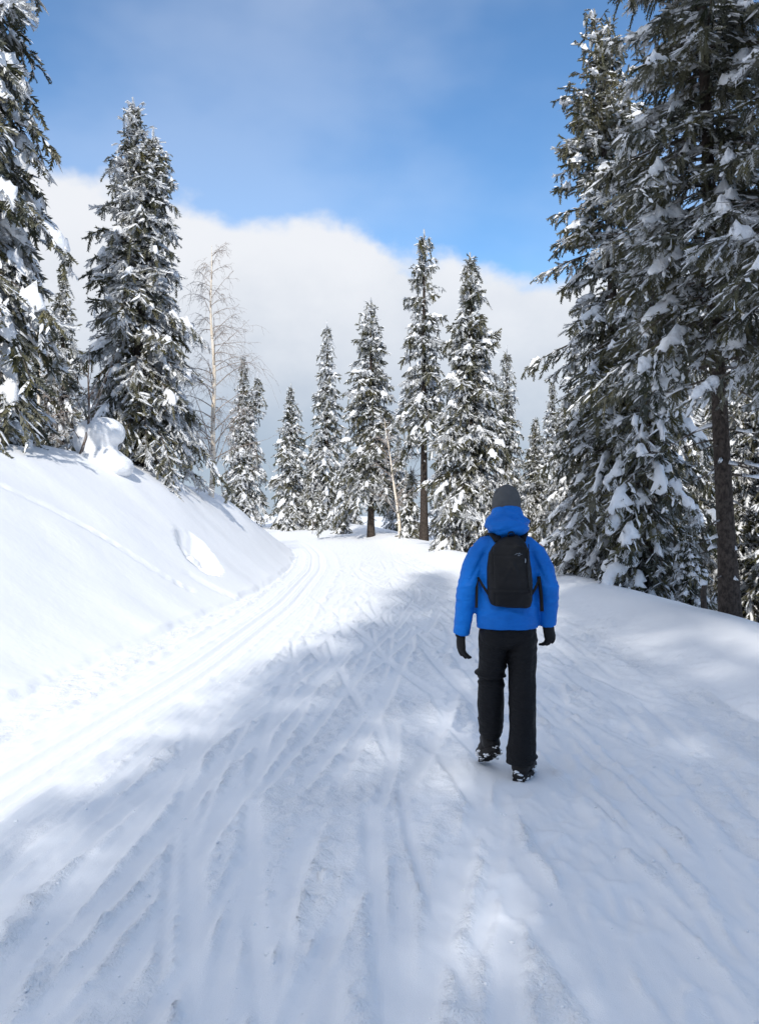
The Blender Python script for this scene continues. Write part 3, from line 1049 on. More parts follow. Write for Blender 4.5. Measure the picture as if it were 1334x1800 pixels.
bare_tree('birch_big', 6.7, 5, 0.072, (0.08, 0, 0.06), 60, 0.27, 1.0, 0.10, 12, 0.0042, 0.5, M_BIRCH, M_BTWIG, (0.3, 1.5))
bare_tree('birch_lean', 4.6, 6, 0.060, (-0.55, 0.1, 0.04), 26, 0.30, 1.0, 0.16, 7, 0.007, 0.15, M_BIRCH, M_BTWIG, (0.6, 1.4))
bare_tree('birch_small', 4.6, 7, 0.055, (0.25, 0, 0.08), 34, 0.27, 1.0, 0.2, 9, 0.006, 0.5, M_BIRCH, M_BTWIG)
bare_tree('shrub', 1.9, 9, 0.026, (0.30, 0, 0.06), 9, 0.34, 1.6, 0.12, 4, 0.004, -0.1, M_SHRUB, M_SHRUB, (0.8, 1.6))
bare_tree('sprig', 0.7, 10, 0.008, (0.05, 0, 0.02), 8, 0.5, 1.6, 0.2, 2, 0.004, -0.1, M_SHRUB, M_SHRUB, (0.8, 1.8))
plant('birch_tree', 'birch_big', at(371, 23.3), 23.3, 'slender bare birch with a pale trunk on the crest of the left bank', 'birch tree', 'bare birches')
plant('birch_tree', 'birch_lean', at(703, 33.4), 33.4, 'small leaning birch with a bright tan trunk among the spruces of the bend', 'birch tree', 'bare birches')
plant('birch_tree', 'birch_small', at(60, 24.0), 24.0, 'frosted bare birch seen in the gap beside the left edge spruce', 'birch tree', 'bare birches')
plant('bare_shrub', 'shrub', at(140, 17.2), 17.2, 'dark bare shrub with forked stems in front of the snow mushroom', 'shrub', 'bare shrubs', sc=1.0)
plant('bare_shrub', 'shrub', at(8, 15.8), 15.8, 'thin bare twigs sticking up at the left edge of the bank', 'shrub', 'bare shrubs', rz=2.0, sc=0.8)
plant('bare_shrub', 'sprig', at(549, 39), 39.0, 'tiny dry twigs poking through the snow at the far end of the trail', 'shrub', 'bare shrubs', rz=1.0, sc=0.9)

# broken stump just behind the right ridge
st = Bag()
st.add(*tube(np.array([(0, 0, -0.5), (0.01, 0, 0.0), (0.0, 0, 0.25), (0.02, 0.0, 0.36)]), [0.055, 0.05, 0.045, 0.038], 9))
me = st.mesh('stump')
sx_, sy_ = at(1236, 13.6), 13.6
o = link('tree_stump', me, M_BARK, None, (sx_, sy_, float(gz(np.array([sx_]), np.array([sy_]))[0]) + 0.05))
tag(o, 'short dark broken stump poking out behind the right snow ridge', 'stump')
cp = Bag()
cp.add(*pad(np.array([(-0.05, 0, 0.36), (0, 0, 0.37), (0.06, 0, 0.36)]), np.tile((1.0, 0, 0), (3, 1)), np.tile((0, 1.0, 0), (3, 1)), np.array([0.03, 0.05, 0.03]), np.full(3, 0.05), 0.1,
            np.random.RandomState(1), 3, 5, 1))
link('snow_cap', cp.mesh('stump_cap'), M_LOAD, o)


def remeshed(name, tubes, voxel, smooth_it=4, ell=(), disp=None, sub=0):
    """union of closed tubes and ellipsoids turned into one continuous skin"""
    bm = bmesh.new()
    for P, r, sides in tubes:
        Pn = np.asarray(P, float)
        Vv, F = tube_ell(Pn, r, sides)
        vs_ = [bm.verts.new(v) for v in Vv]
        for f in F:
            bm.faces.new([vs_[i] for i in f])
        bm.faces.new([vs_[i] for i in range(sides)][::-1])
        bm.faces.new([vs_[len(vs_) - sides + i] for i in range(sides)])
    for c, r3 in ell:
        M = Matrix.Translation(Vector(c)) @ Matrix.Diagonal((*r3, 1.0))
        bmesh.ops.create_icosphere(bm, subdivisions=3, radius=1.0, matrix=M)
    bmesh.ops.recalc_face_normals(bm, faces=bm.faces)
    me = bpy.data.meshes.new(name + '_cage')
    bm.to_mesh(me)
    bm.free()
    ob = bpy.data.objects.new(name + '_cage', me)
    COL.objects.link(ob)
    m = ob.modifiers.new('remesh', 'REMESH')
    m.mode = 'VOXEL'
    m.voxel_size = voxel
    s = ob.modifiers.new('smooth', 'SMOOTH')
    s.iterations = smooth_it
    s.factor = 0.5
    dg = bpy.context.evaluated_depsgraph_get()
    out = bpy.data.meshes.new_from_object(ob.evaluated_get(dg))
    bpy.data.objects.remove(ob)
    bpy.data.meshes.remove(me)
    out.name = name
    n = len(out.vertices)
    if disp:
        co = np.empty(n * 3, dtype=np.float32)
        no = np.empty(n * 3, dtype=np.float32)
        out.vertices.foreach_get('co', co)
        out.vertices.foreach_get('normal', no)
        co, no = co.reshape(-1, 3).astype(float), no.reshape(-1, 3).astype(float)
        co = co + no * disp(co, no)[:, None]
        out.vertices.foreach_set('co', co.astype(np.float32).ravel())
        out.update()
    out.polygons.foreach_set('use_smooth', np.ones(len(out.polygons), dtype=bool))
    return out


def tube_ell(P, r, sides):
    """closed-section tube; r is (n,) or (n,2): half width along X and along Y of sections stacked in Z-ish direction"""
    r = np.asarray(r, float)
    if r.ndim == 1:
        r = np.stack([r, r], 1)
    a = np.arange(sides) * 2 * np.pi / sides
    T = nrm(np.gradient(P, axis=0))
    X = np.array([1.0, 0, 0])
    b = nrm(X - T * (T @ X)[:, None])
    n = np.cross(T, b)
    Vv = P[:, None] + r[:, 0, None, None] * np.cos(a)[None, :, None] * b[:, None] + r[:, 1, None, None] * np.sin(a)[None, :, None] * n[:, None]
    F = []
    for i in range(len(P) - 1):
        for k in range(sides):
            F.append((i * sides + k, i * sides + (k + 1) % sides, (i + 1) * sides + (k + 1) % sides, (i + 1) * sides + k))
    return Vv.reshape(-1, 3), F


def fold(co, c, d, w, amp):
    """a crease: cosine ridge across direction d through point c"""
    q = (co - np.asarray(c)) @ nrm(np.asarray(d))
    return amp * np.exp(-(q / w) ** 2)


# ------------------------------------------------------------------ the snow covered boulder on the left bank
bx, by = at(177, 17.6), 17.6
bz = float(gz(np.array([bx]), np.array([by]))[0])
me = remeshed('snow_boulder', [([(-0.16, 0, -0.35), (-0.12, 0, 0.15), (-0.02, 0, 0.45)], [0.36, 0.3, 0.25], 14)], 0.035, 6,
              ell=[((0.04, -0.05, 0.55), (0.47, 0.42, 0.27)), ((0.24, -0.10, 0.47), (0.27, 0.30, 0.23)), ((-0.18, -0.05, 0.36), (0.33, 0.36, 0.36)),
                   ((-0.06, 0.0, 0.28), (0.42, 0.38, 0.36)), ((0.08, -0.15, -0.08), (0.52, 0.42, 0.30)), ((0.34, -0.1, -0.16), (0.36, 0.40, 0.26))],
              disp=lambda c, n: 0.035 * fbm(c[:, 0] * 3 + c[:, 2] * 2, c[:, 1] * 3 + c[:, 2] * 2, 3, 71))
o = link('snow_mushroom', me, M_LOAD, None, (bx, by, bz + 0.0))
tag(o, 'rounded mushroom of snow on a buried boulder under the two-topped spruce', 'snow cap')

# a little crumbled snow lying on the trail
rs = np.random.RandomState(77)
cb = Bag()
ico = bmesh.new()
bmesh.ops.create_icosphere(ico, subdivisions=1, radius=1.0)
IV = np.array([v.co[:] for v in ico.verts])
IF = np.array([[v.index for v in f.verts] for f in ico.faces])
ico.free()
NC = 2600
cy = 2.4 + 14 * rs.rand(NC) ** 1.8
cx = xT1(cy) + 0.3 + (xR(cy) + 0.3 - xT1(cy) - 0.3) * rs.rand(NC)
k = fbm(cx * 0.9, cy * 0.5, 2, 49) + 0.35 * rs.randn(NC) > 0.05
cx, cy = cx[k], cy[k]
cz = gz(cx, cy) + detail(cx, cy)
cr = 0.003 + 0.008 * rs.rand(len(cx)) ** 4
for i in range(len(cx)):
    cb.add(IV * cr[i] * (1 + 0.25 * rs.randn(len(IV), 1)) * np.array([1.2, 1.2, 0.7]) + np.array([cx[i], cy[i], cz[i] + cr[i] * 0.2]), IF)
tag(link('snow_crumbs', cb.mesh('snow_crumbs'), M_CRUMB), kind='stuff')

# ------------------------------------------------------------------ the walker
M_JACKET = mat_cloth('blue_jacket_cloth', (0.000, 0.128, 0.50), (0.001, 0.145, 0.56), 300.0, 0.0006, 0.62, 0.007)
M_TROUSER = mat_cloth('black_trouser_cloth', (0.0026, 0.0028, 0.0042), (0.0042, 0.0044, 0.006), 350.0, 0.0006, 0.7, 0.014)
M_PACK = mat_cloth('black_pack_cloth', (0.0030, 0.0032, 0.0046), (0.0055, 0.0057, 0.0075), 260.0, 0.0008, 0.6, 0.003)
M_STRAP = mat_cloth('black_webbing', (0.005, 0.005, 0.006), (0.008, 0.008, 0.009), 500.0, 0.0008, 0.7)
M_HAT = mat_cloth('grey_fleece', (0.062, 0.064, 0.067), (0.092, 0.094, 0.097), 190.0, 0.002, 0.95)
M_GLOVE = mat_cloth('black_glove', (0.006, 0.006, 0.007), (0.010, 0.010, 0.011), 300.0, 0.001, 0.8, 0.003)
M_BOOT = mat_cloth('black_boot', (0.008, 0.007, 0.007), (0.014, 0.012, 0.012), 200.0, 0.001, 0.6)
M_SOLE = mat_cloth('boot_sole_rubber', (0.012, 0.011, 0.011), (0.02, 0.018, 0.018), 120.0, 0.002, 0.8)
M_SKIN = mat_cloth('skin', (0.46, 0.27, 0.19), (0.52, 0.31, 0.22), 200.0, 0.0003, 0.5)
M_LOGO = mat_cloth('logo_print', (0.16, 0.19, 0.23), (0.20, 0.23, 0.27), 200.0, 0.0002, 0.5)
M_EYE = mat_cloth('eye', (0.6, 0.6, 0.6), (0.7, 0.7, 0.7), 10.0, 0.0, 0.2)

PX, PY = 0.79, 5.52
PZ = float(gz(np.array([PX]), np.array([PY]))[0]) + 0.002
SH, EL, WR = {}, {}, {}
SH[-1], EL[-1], WR[-1] = (-0.172, 0.0, 1.435), (-0.245, -0.015, 1.17), (-0.270, 0.05, 0.925)
SH[1], EL[1], WR[1] = (0.187, 0.0, 1.435), (0.262, -0.035, 1.18), (0.268, 0.03, 0.965)

body_t = [([(0, 0.0, 0.90), (0.0, 0, 1.05), (0, 0, 1.25), (0.005, 0, 1.40), (0.005, 0, 1.47), (0.005, 0.0, 1.53), (0.005, 0.01, 1.60), (0.005, 0.02, 1.68)],
           [(0.14, 0.10), (0.15, 0.10), (0.155, 0.10), (0.165, 0.095), (0.13, 0.08), (0.065, 0.06), (0.058, 0.058), (0.055, 0.055)], 16)]
for s in (-1, 1):
    body_t.append(([(s * 0.10, 0, 1.44), SH[s], EL[s], WR[s], (WR[s][0], WR[s][1] + 0.006, WR[s][2] - 0.045)], [0.055, 0.052, 0.042, 0.026, 0.018], 12))
LEG = {-1: [(-0.085, 0.0, 0.95), (-0.085, 0.03, 0.80), (-0.080, 0.12, 0.60), (-0.075, 0.14, 0.40), (-0.075, 0.17, 0.19)],
       1: [(0.100, 0.0, 0.95), (0.103, 0.0, 0.75), (0.103, 0.01, 0.55), (0.103, -0.01, 0.30), (0.100, -0.02, 0.10)]}
for s in (-1, 1):
    body_t.append((LEG[s], [0.085, 0.075, 0.055, 0.045, 0.036], 12))
body_me = remeshed('person', body_t, 0.012, 3,
                   ell=[((0.005, 0.03, 1.735), (0.076, 0.096, 0.105)), ((0.005, 0.075, 1.675), (0.050, 0.055, 0.055)), ((0.005, 0.131, 1.70), (0.014, 0.022, 0.020)),
                        ((0.005, 0.125, 1.722), (0.009, 0.014, 0.025)), ((-0.072, 0.03, 1.705), (0.012, 0.022, 0.032)), ((0.082, 0.03, 1.705), (0.012, 0.022, 0.032)),
                        ((0.005, 0.122, 1.664), (0.024, 0.010, 0.006)), ((0.005, 0.120, 1.653), (0.022, 0.010, 0.006))])
person = link('person', body_me, M_SKIN, None, (PX, PY, PZ))
tag(person, 'person walking away up the snowy trail in blue jacket, black trousers and grey hat', 'person')
for s in (-1, 1):
    e = bmesh.new()
    bmesh.ops.create_uvsphere(e, u_segments=12, v_segments=8, radius=0.0125)
    em = bpy.data.meshes.new('eye')
    e.to_mesh(em)
    e.free()
    link('eye', em, M_EYE, person, (0.005 + s * 0.031, 0.112, 1.725))


def jacket_disp(c, n):
    x, y, z = c[:, 0], c[:, 1], c[:, 2]
    d = 0.004 * fbm(x * 8 + y * 5, z * 7, 3, 81) - 0.003 * np.abs(fbm(x * 20 + y * 12 + z * 5, z * 13 - x * 6, 2, 82))
    arm = sstep(0.165, 0.21, np.abs(x))
    for s, (zc, w, am, sl) in enumerate(((1.29, 0.011, 0.005, 0.5), (1.235, 0.010, 0.008, -0.35), (1.185, 0.010, 0.009, 0.3), (1.14, 0.010, 0.007, -0.4), (1.075, 0.013, 0.005, 0.3), (1.36, 0.013, 0.005, -0.7), (0.985, 0.014, 0.004, 0.2))):
        d += arm * fold(c, (0.24 * np.sign(1), 0, zc), (0, sl, 1.0), w, am * 0.8) * (0.5 + 1.1 * pn(x * 10, y * 22 + s, 83))
    d += fold(c, (0.17, 0, 1.36), (0.9, 0, 0.45), 0.012, -0.009) * sstep(1.46, 1.38, z) * sstep(1.20, 1.30, z) * (np.abs(x) > 0.1)
    d += fold(c, (-0.17, 0, 1.36), (-0.9, 0, 0.45), 0.012, -0.009) * sstep(1.46, 1.38, z) * sstep(1.20, 1.30, z) * (np.abs(x) > 0.1)
    # hem, cuffs, yoke seam
    d += -0.004 * np.exp(-((z - 0.965) / 0.006) ** 2) * (1 - arm)
    d += -0.0025 * np.exp(-((z - 1.40 - 0.05 * np.abs(x)) / 0.004) ** 2) * (1 - arm)
    back = sstep(0.0, -0.05, y)
    for k, (xc, zc, dx_, dz_) in enumerate(((0.05, 1.04, 0.3, 1.0), (-0.09, 1.05, -0.35, 1.0), (0.12, 1.10, 0.55, 1.0), (-0.02, 1.0, 0.1, 1.0))):
        d += back * (1 - arm) * fold(c, (xc, 0, zc), (dx_, 0, dz_), 0.013, 0.009) * np.exp(-((x - xc) / 0.09) ** 2)
    return d


jt = [([(0.010, 0.0, 0.94), (0.010, 0, 0.97), (0.008, 0, 1.08), (0.006, 0, 1.22), (0.006, 0, 1.34), (0.006, 0, 1.42), (0.006, 0, 1.48), (0.006, 0.0, 1.53), (0.006, 0.01, 1.60)],
       [(0.192, 0.145), (0.194, 0.147), (0.193, 0.145), (0.190, 0.14), (0.198, 0.14), (0.182, 0.135), (0.148, 0.12), (0.112, 0.095), (0.085, 0.085)], 28)]
for s in (-1, 1):
    a, b, c = np.array(SH[s]), np.array(EL[s]), np.array(WR[s])
    cuff = c + (c - b) * (0.12 if s < 0 else 0.05)
    jt.append(([(s * 0.05, 0, 1.470), (s * 0.125, 0, 1.453), (a[0] * 0.97, 0, 1.405), a * 0.5 + b * 0.5 + np.array([s * 0.006, 0, 0]), b, b * 0.5 + c * 0.5, c, cuff], [(0.055, 0.075), (0.066, 0.086), (0.071, 0.090), (0.068, 0.080), (0.064, 0.070), (0.060, 0.062), (0.055, 0.057), (0.057, 0.058)], 18))
jacket_me = remeshed('jacket', jt, 0.0085, 4, disp=jacket_disp)
link('jacket', jacket_me, M_JACKET, person)

# hood lying on the shoulders and standing round the neck


def hood_disp(c, n):
    x, y, z = c[:, 0], c[:, 1], c[:, 2]
    d = 0.007 * fbm(x * 10, z * 12 + y * 6, 3, 91)
    d += fold(c, (0.0, -0.12, 1.635), (0.35, 0.2, 1.0), 0.009, -0.010) * sstep(-0.05, 0.04, x)
    d += fold(c, (0.0, -0.1, 1.60), (-0.1, 0.1, 1.0), 0.012, 0.005)
    d += fold(c, (0.0, -0.1, 1.556), (-0.25, 0.1, 1.0), 0.010, -0.006)
    d += fold(c, (0.03, -0.1, 1.665), (0.6, 0.1, 1.0), 0.008, -0.006)
    return d


hood_me = remeshed('hood', [([(-0.02, 0.0, 1.49), (0.005, -0.01, 1.56), (0.005, -0.005, 1.62), (0.005, 0.01, 1.685)], [(0.10, 0.09), (0.115, 0.115), (0.110, 0.118), (0.088, 0.108)], 20)], 0.0075, 3,
                   ell=[((0.010, -0.085, 1.575), (0.128, 0.080, 0.066)), ((-0.075, -0.035, 1.595), (0.060, 0.085, 0.062)), ((0.088, -0.035, 1.585), (0.062, 0.085, 0.058)), ((0.005, -0.075, 1.635), (0.095, 0.05, 0.045))], disp=hood_disp)
link('hood', hood_me, M_JACKET, person)

# hat
zz = np.array([1.648, 1.652, 1.68, 1.71, 1.75, 1.785, 1.81, 1.828, 1.838])
hr = np.array([0.080, 0.088, 0.0905, 0.092, 0.0905, 0.080, 0.062, 0.038, 0.012])
hat_me = remeshed('hat', [(np.stack([0.005 + 0 * zz, 0.020 - 0.05 * (zz - 1.65), zz], 1), np.stack([hr, hr * 1.17], 1), 24)], 0.0075, 2,
                  disp=lambda c, n: 0.0025 * fbm(c[:, 0] * 16, c[:, 2] * 20, 3, 95) + fold(c, (0, 0, 1.762), (0.25, 0, 1), 0.008, -0.002) + fold(c, (-0.06, 0, 1.79), (-0.8, 0, 0.6), 0.008, -0.004) * (c[:, 0] < 0))
link('hat', hat_me, M_HAT, person)


def trouser_disp(c, n):
    x, y, z = c[:, 0], c[:, 1], c[:, 2]
    d = 0.009 * fbm(x * 10 + y * 8, z * 6, 3, 101)
    lf_ = x < 0.008
    for zc, sl, am, w in ((0.635, 0.12, 0.016, 0.013), (0.605, -0.1, -0.012, 0.012), (0.67, -0.25, 0.008, 0.014), (0.575, 0.15, 0.008, 0.014), (0.33, 0.1, 0.004, 0.014), (0.27, -0.2, 0.005, 0.014)):
        d += lf_ * fold(c, (-0.08, 0, zc), (sl, 0, 1.0), w, am)
    for zc, sl, am, w in ((0.82, -0.5, 0.007, 0.014), (0.86, -0.6, -0.006, 0.012), (0.78, -0.35, 0.004, 0.013), (0.45, 0.2, 0.003, 0.014), (0.16, 0.25, 0.006, 0.014), (0.12, -0.2, 0.006, 0.012)):
        d += (~lf_) * fold(c, (0.10, 0, zc), (sl, 0, 1.0), w, am)
    return d


tt = [([(0.008, 0, 0.86), (0.008, 0, 0.92), (0.008, 0, 0.99)], [(0.165, 0.115), (0.178, 0.125), (0.172, 0.12)], 24),
      ([(-0.080, 0.0, 0.93), (-0.080, 0.015, 0.80), (-0.080, 0.07, 0.66), (-0.080, 0.10, 0.58), (-0.078, 0.115, 0.42), (-0.076, 0.13, 0.30), (-0.072, 0.15, 0.235)],
       [(0.092, 0.11), (0.088, 0.105), (0.084, 0.092), (0.084, 0.085), (0.084, 0.085), (0.082, 0.085), (0.073, 0.080)], 18),
      ([(0.103, 0.0, 0.93), (0.105, 0.0, 0.78), (0.106, 0.005, 0.60), (0.106, -0.005, 0.45), (0.102, -0.015, 0.25), (0.098, -0.02, 0.14), (0.096, -0.02, 0.095)],
       [(0.092, 0.11), (0.090, 0.10), (0.086, 0.090), (0.083, 0.086), (0.086, 0.088), (0.092, 0.094), (0.088, 0.090)], 18)]
link('trousers', remeshed('trousers', tt, 0.0085, 4, ell=[((-0.062, -0.025, 0.895), (0.105, 0.105, 0.10)), ((0.088, -0.025, 0.895), (0.105, 0.105, 0.10)), ((0.010, -0.01, 0.885), (0.10, 0.11, 0.085))], disp=trouser_disp), M_TROUSER, person)


def boot(loc, pitch, yaw):
    t = [([(0, -0.045, 0.055), (0, -0.04, 0.12), (0, -0.035, 0.22)], [(0.044, 0.055), (0.044, 0.055), (0.052, 0.062)], 16)]
    me = remeshed('boot', t, 0.007, 4, ell=[((0, -0.05, 0.062), (0.045, 0.05, 0.048)), ((0, 0.04, 0.055), (0.046, 0.10, 0.045)), ((0.0, 0.11, 0.045), (0.046, 0.075, 0.036)), ((0, 0.0, 0.10), (0.042, 0.075, 0.045))],
                  disp=lambda c, n: 0.002 * fbm(c[:, 0] * 20, c[:, 2] * 25 + c[:, 1] * 9, 2, 111) + fold(c, (0, 0, 0.155), (0, 0.1, 1), 0.006, -0.003))
    b = link('boot', me, M_BOOT, person, loc)
    b.rotation_euler = (pitch, 0, yaw)
    b.scale = (1.32, 1.06, 1.12)
    bm = bmesh.new()
    ring = [(0.036 * math.sin(a) * (1 + 0.22 * math.cos(a)), 0.045 + 0.145 * -math.cos(a)) for a in np.linspace(0, 2 * math.pi, 28, endpoint=False)]
    ring = [(x * 1.28, y) for x, y in ring]
    lev = []
    for z, k in ((0.0, 0.94), (0.006, 1.0), (0.028, 1.0), (0.034, 0.95)):
        lev.append([bm.verts.new((x * k, 0.045 + (y - 0.045) * k, z)) for x, y in ring])
    for i in range(3):
        for k in range(28):
            bm.faces.new((lev[i][k], lev[i][(k + 1) % 28], lev[i + 1][(k + 1) % 28], lev[i + 1][k]))
    bm.faces.new(lev[0][::-1])
    bm.faces.new(lev[-1])
    for q in range(7):           # lugs
        y0 = -0.085 + q * 0.040
        w = 0.034 if 0.0 < y0 < 0.12 else 0.028
        for sx_ in (-1, 1):
            M = Matrix.Translation((sx_ * w * 0.55, y0, -0.003)) @ Matrix.Diagonal((w * 0.9, 0.022, 0.012, 1))
            bmesh.ops.create_cube(bm, size=1.0, matrix=M)
    bmesh.ops.recalc_face_normals(bm, faces=bm.faces)
    sm = bpy.data.meshes.new('sole')
    bm.to_mesh(sm)
    bm.free()
    link('sole', sm, M_SOLE, b)
    rs = np.random.RandomState(int(abs(loc[0]) * 1000))
    sn = Bag()
    for q in range(46):
        a = rs.uniform(-2.3, 2.3) + (0 if rs.rand() < 0.75 else rs.uniform(-1, 1))
        kx, ky = 0.045 * math.sin(a), 0.045 + 0.140 * -math.cos(a)
        rr = rs.uniform(0.004, 0.011)
        zc = rs.choice([0.0, 0.004, 0.022, 0.036]) + 0.004 * rs.randn()
        if rs.rand() < 0.3:
            kx, ky, zc = kx * 0.6, ky - 0.02 * 0, -0.006
        sn.add(IV * rr * (1 + 0.3 * rs.randn(len(IV), 1)) * np.array([1.3, 1.0, 0.8]) + np.array([kx, ky, zc]), IF)
    tag(link('snow_crust', sn.mesh('snow_crust'), M_LOAD, b), kind='stuff')
    return b


boot((0.108, 0.005, 0.006), R(-2), R(-24))
boot((-0.073, 0.165, 0.090), R(-26), R(10))


def glove(s):
    """gloved hand hanging from the cuff: palm, four bent fingers of different length and a thumb leaving the side near the wrist"""
    t = [([(0, 0, 0.06), (0, 0, 0.02), (0, 0.0, -0.01), (0, 0.004, -0.05), (0, 0.008, -0.088)], [(0.030, 0.036), (0.029, 0.034), (0.021, 0.036), (0.020, 0.043), (0.017, 0.042)], 14)]
    # palm turned to the thigh: thickness along X, width along Y (thumb side forward)
    for i, (yy, L) in enumerate(((0.034, 0.070), (0.012, 0.079), (-0.011, 0.072), (-0.032, 0.058))):
        curl = ((0.22 + 0.10 * i) if s > 0 else (0.10 + 0.07 * i)) * -s
        p = np.array([0, yy + 0.006, -0.075])
        P = [p]
        ang = 0.10 * -s
        for seg in (0.34, 0.36, 0.30):
            ang += curl * 0.85
            p = p + np.array([math.sin(ang) * L * seg * 1.1, 0.12 * yy, -math.cos(ang) * L * seg * 1.1])
            P.append(p)
        t.append((P, [0.0110, 0.0105, 0.0098, 0.0080], 10))
    t.append(([(0.0, 0.018, -0.012), (-s * 0.010, 0.046, -0.036), (-s * 0.018, 0.056, -0.066), (-s * 0.024, 0.054, -0.088)], [0.0155, 0.0135, 0.0118, 0.0085], 10))
    me = remeshed('glove', t, 0.0042, 2, disp=lambda c, n: 0.0012 * fbm(c[:, 1] * 40, c[:, 2] * 40, 2, 121) + fold(c, (0, 0, 0.0), (0, 0.2, 1), 0.004, -0.002))
    g = link('glove', me, M_GLOVE, person)
    a, b = np.array(EL[s]), np.array(WR[s])
    g.location = b + nrm(b - a) * (0.055 if s < 0 else 0.022)
    g.scale = (1.2, 1.15, 1.1)
    g.rotation_euler = (R(14 if s < 0 else 20), R(-10 if s < 0 else 4), R(18 if s < 0 else -48))
    return g


glove(-1)
glove(1)

# ------------------------------------------------------------------ the backpack, worn on the back
pk = empty('backpack', (PX, PY, PZ))
tag(pk, 'black soft backpack on the walker\'s back with a small pale printed mark', 'backpack')
# outline in (z, x-left, x-right, depth)
prof = [(1.085, -0.088, 0.112, 0.055), (1.095, -0.112, 0.130, 0.085), (1.14, -0.128, 0.142, 0.105), (1.20, -0.132, 0.145, 0.112), (1.27, -0.136, 0.140, 0.112), (1.34, -0.134, 0.132, 0.108),
        (1.41, -0.125, 0.124, 0.098), (1.46, -0.102, 0.106, 0.085), (1.495, -0.074, 0.084, 0.065), (1.52, -0.035, 0.050, 0.045)]
bm = bmesh.new()
rings = []
for (z, xl, xr, dp) in prof:
    cx_, hw = (xl + xr) / 2, (xr - xl) / 2
    tilt = -0.035 * (1.3 - z)
    rg = []
    for k in range(36):
        a = 2 * math.pi * k / 36
        ca, sa = math.cos(a), math.sin(a)
        ex = 0.78
        x = cx_ + hw * math.copysign(abs(ca) ** ex, ca)
        y = math.copysign(abs(sa) ** (0.75 if sa < 0 else 0.5), sa)
        yb = -0.128 - 0.02 * (1.42 - z)
        y = yb + y * dp * (0.85 if y < 0 else 0.35)
        rg.append(bm.verts.new((x, y, z + tilt * ca)))
    rings.append(rg)
for i in range(len(rings) - 1):
    for k in range(36):
        bm.faces.new((rings[i][k], rings[i][(k + 1) % 36], rings[i + 1][(k + 1) % 36], rings[i + 1][k]))
bm.faces.new(rings[0][::-1])
bm.faces.new(rings[-1])
bmesh.ops.recalc_face_normals(bm, faces=bm.faces)
me = bpy.data.meshes.new('pack_cage')
bm.to_mesh(me)
bm.free()
ob = bpy.data.objects.new('pack_cage', me)
COL.objects.link(ob)
m = ob.modifiers.new('r', 'REMESH')
m.mode, m.voxel_size = 'VOXEL', 0.007
sm_ = ob.modifiers.new('s', 'SMOOTH')
sm_.iterations = 3
pm = bpy.data.meshes.new_from_object(ob.evaluated_get(bpy.context.evaluated_depsgraph_get()))
bpy.data.objects.remove(ob)
co = np.empty(len(pm.vertices) * 3, dtype=np.float32)
no = co.copy()
pm.vertices.foreach_get('co', co)
pm.vertices.foreach_get('normal', no)
co, no = co.reshape(-1, 3).astype(float), no.reshape(-1, 3).astype(float)
x, z = co[:, 0], co[:, 2]
bk = (no[:, 1] < -0.2)
dd = 0.0045 * fbm(x * 12, z * 10, 3, 131)
pocket = sstep(-0.103, -0.098, x) * sstep(0.112, 0.107, x) * sstep(1.175, 1.18, z) * sstep(1.405, 1.40, z)
dd += bk * 0.007 * pocket
for q in ((z - 1.20 - 0.01 * x), (x + 0.100 + 0.05 * (z - 1.3)), (z - 1.40 + 0.02 * x)):
    dd += -0.005 * np.exp(-(q / 0.005) ** 2) * bk
for (xc, zc, a, am) in ((0.02, 1.33, 0.35, 0.006), (-0.02, 1.30, -0.5, 0.005), (0.05, 1.26, 0.2, -0.005), (0.055, 1.46, 1.2, 0.006), (0.03, 1.47, 1.6, -0.006), (0.09, 1.44, 1.0, 0.005)):
    q = ((x - xc) * math.cos(a) + (z - zc) * math.sin(a))
    l = (-(x - xc) * math.sin(a) + (z - zc) * math.cos(a))
    dd += bk * am * np.exp(-(q / 0.010) ** 2 - (l / 0.06) ** 2)
co = co + no * dd[:, None]
pm.vertices.foreach_set('co', co.astype(np.float32).ravel())
pm.polygons.foreach_set('use_smooth', np.ones(len(pm.polygons), dtype=bool))
pm.update()
link('pack_body', pm, M_PACK, pk)


def ribbon(name, pts, w, th, mat, parent, wdir):
    P = np.asarray(pts, float)
    k = np.linspace(0, len(P) - 1, len(P) * 5)
    P = np.stack([np.interp(k, np.arange(len(P)), P[:, i]) for i in range(3)], 1)
    for _ in range(3):
        P[1:-1] = (P[:-2] + 2 * P[1:-1] + P[2:]) / 4
    T = nrm(np.gradient(P, axis=0))
    W = nrm(np.asarray(wdir, float) - T * (T @ np.asarray(wdir, float))[:, None])
    N = np.cross(T, W)
    c = [(-1, -1), (1, -1), (1, 1), (-1, 1)]
    Vv = np.stack([P + W * (a * w / 2) + N * (b * th / 2) for a, b in c], 1).reshape(-1, 3)
    n = len(P)
    F = [(i * 4 + q, i * 4 + (q + 1) % 4, (i + 1) * 4 + (q + 1) % 4, (i + 1) * 4 + q) for i in range(n - 1) for q in range(4)]
    F += [(3, 2, 1, 0), ((n - 1) * 4, (n - 1) * 4 + 1, (n - 1) * 4 + 2, (n - 1) * 4 + 3)]
    return link(name, np_mesh(name, Vv, np.array(F), False), mat, parent)


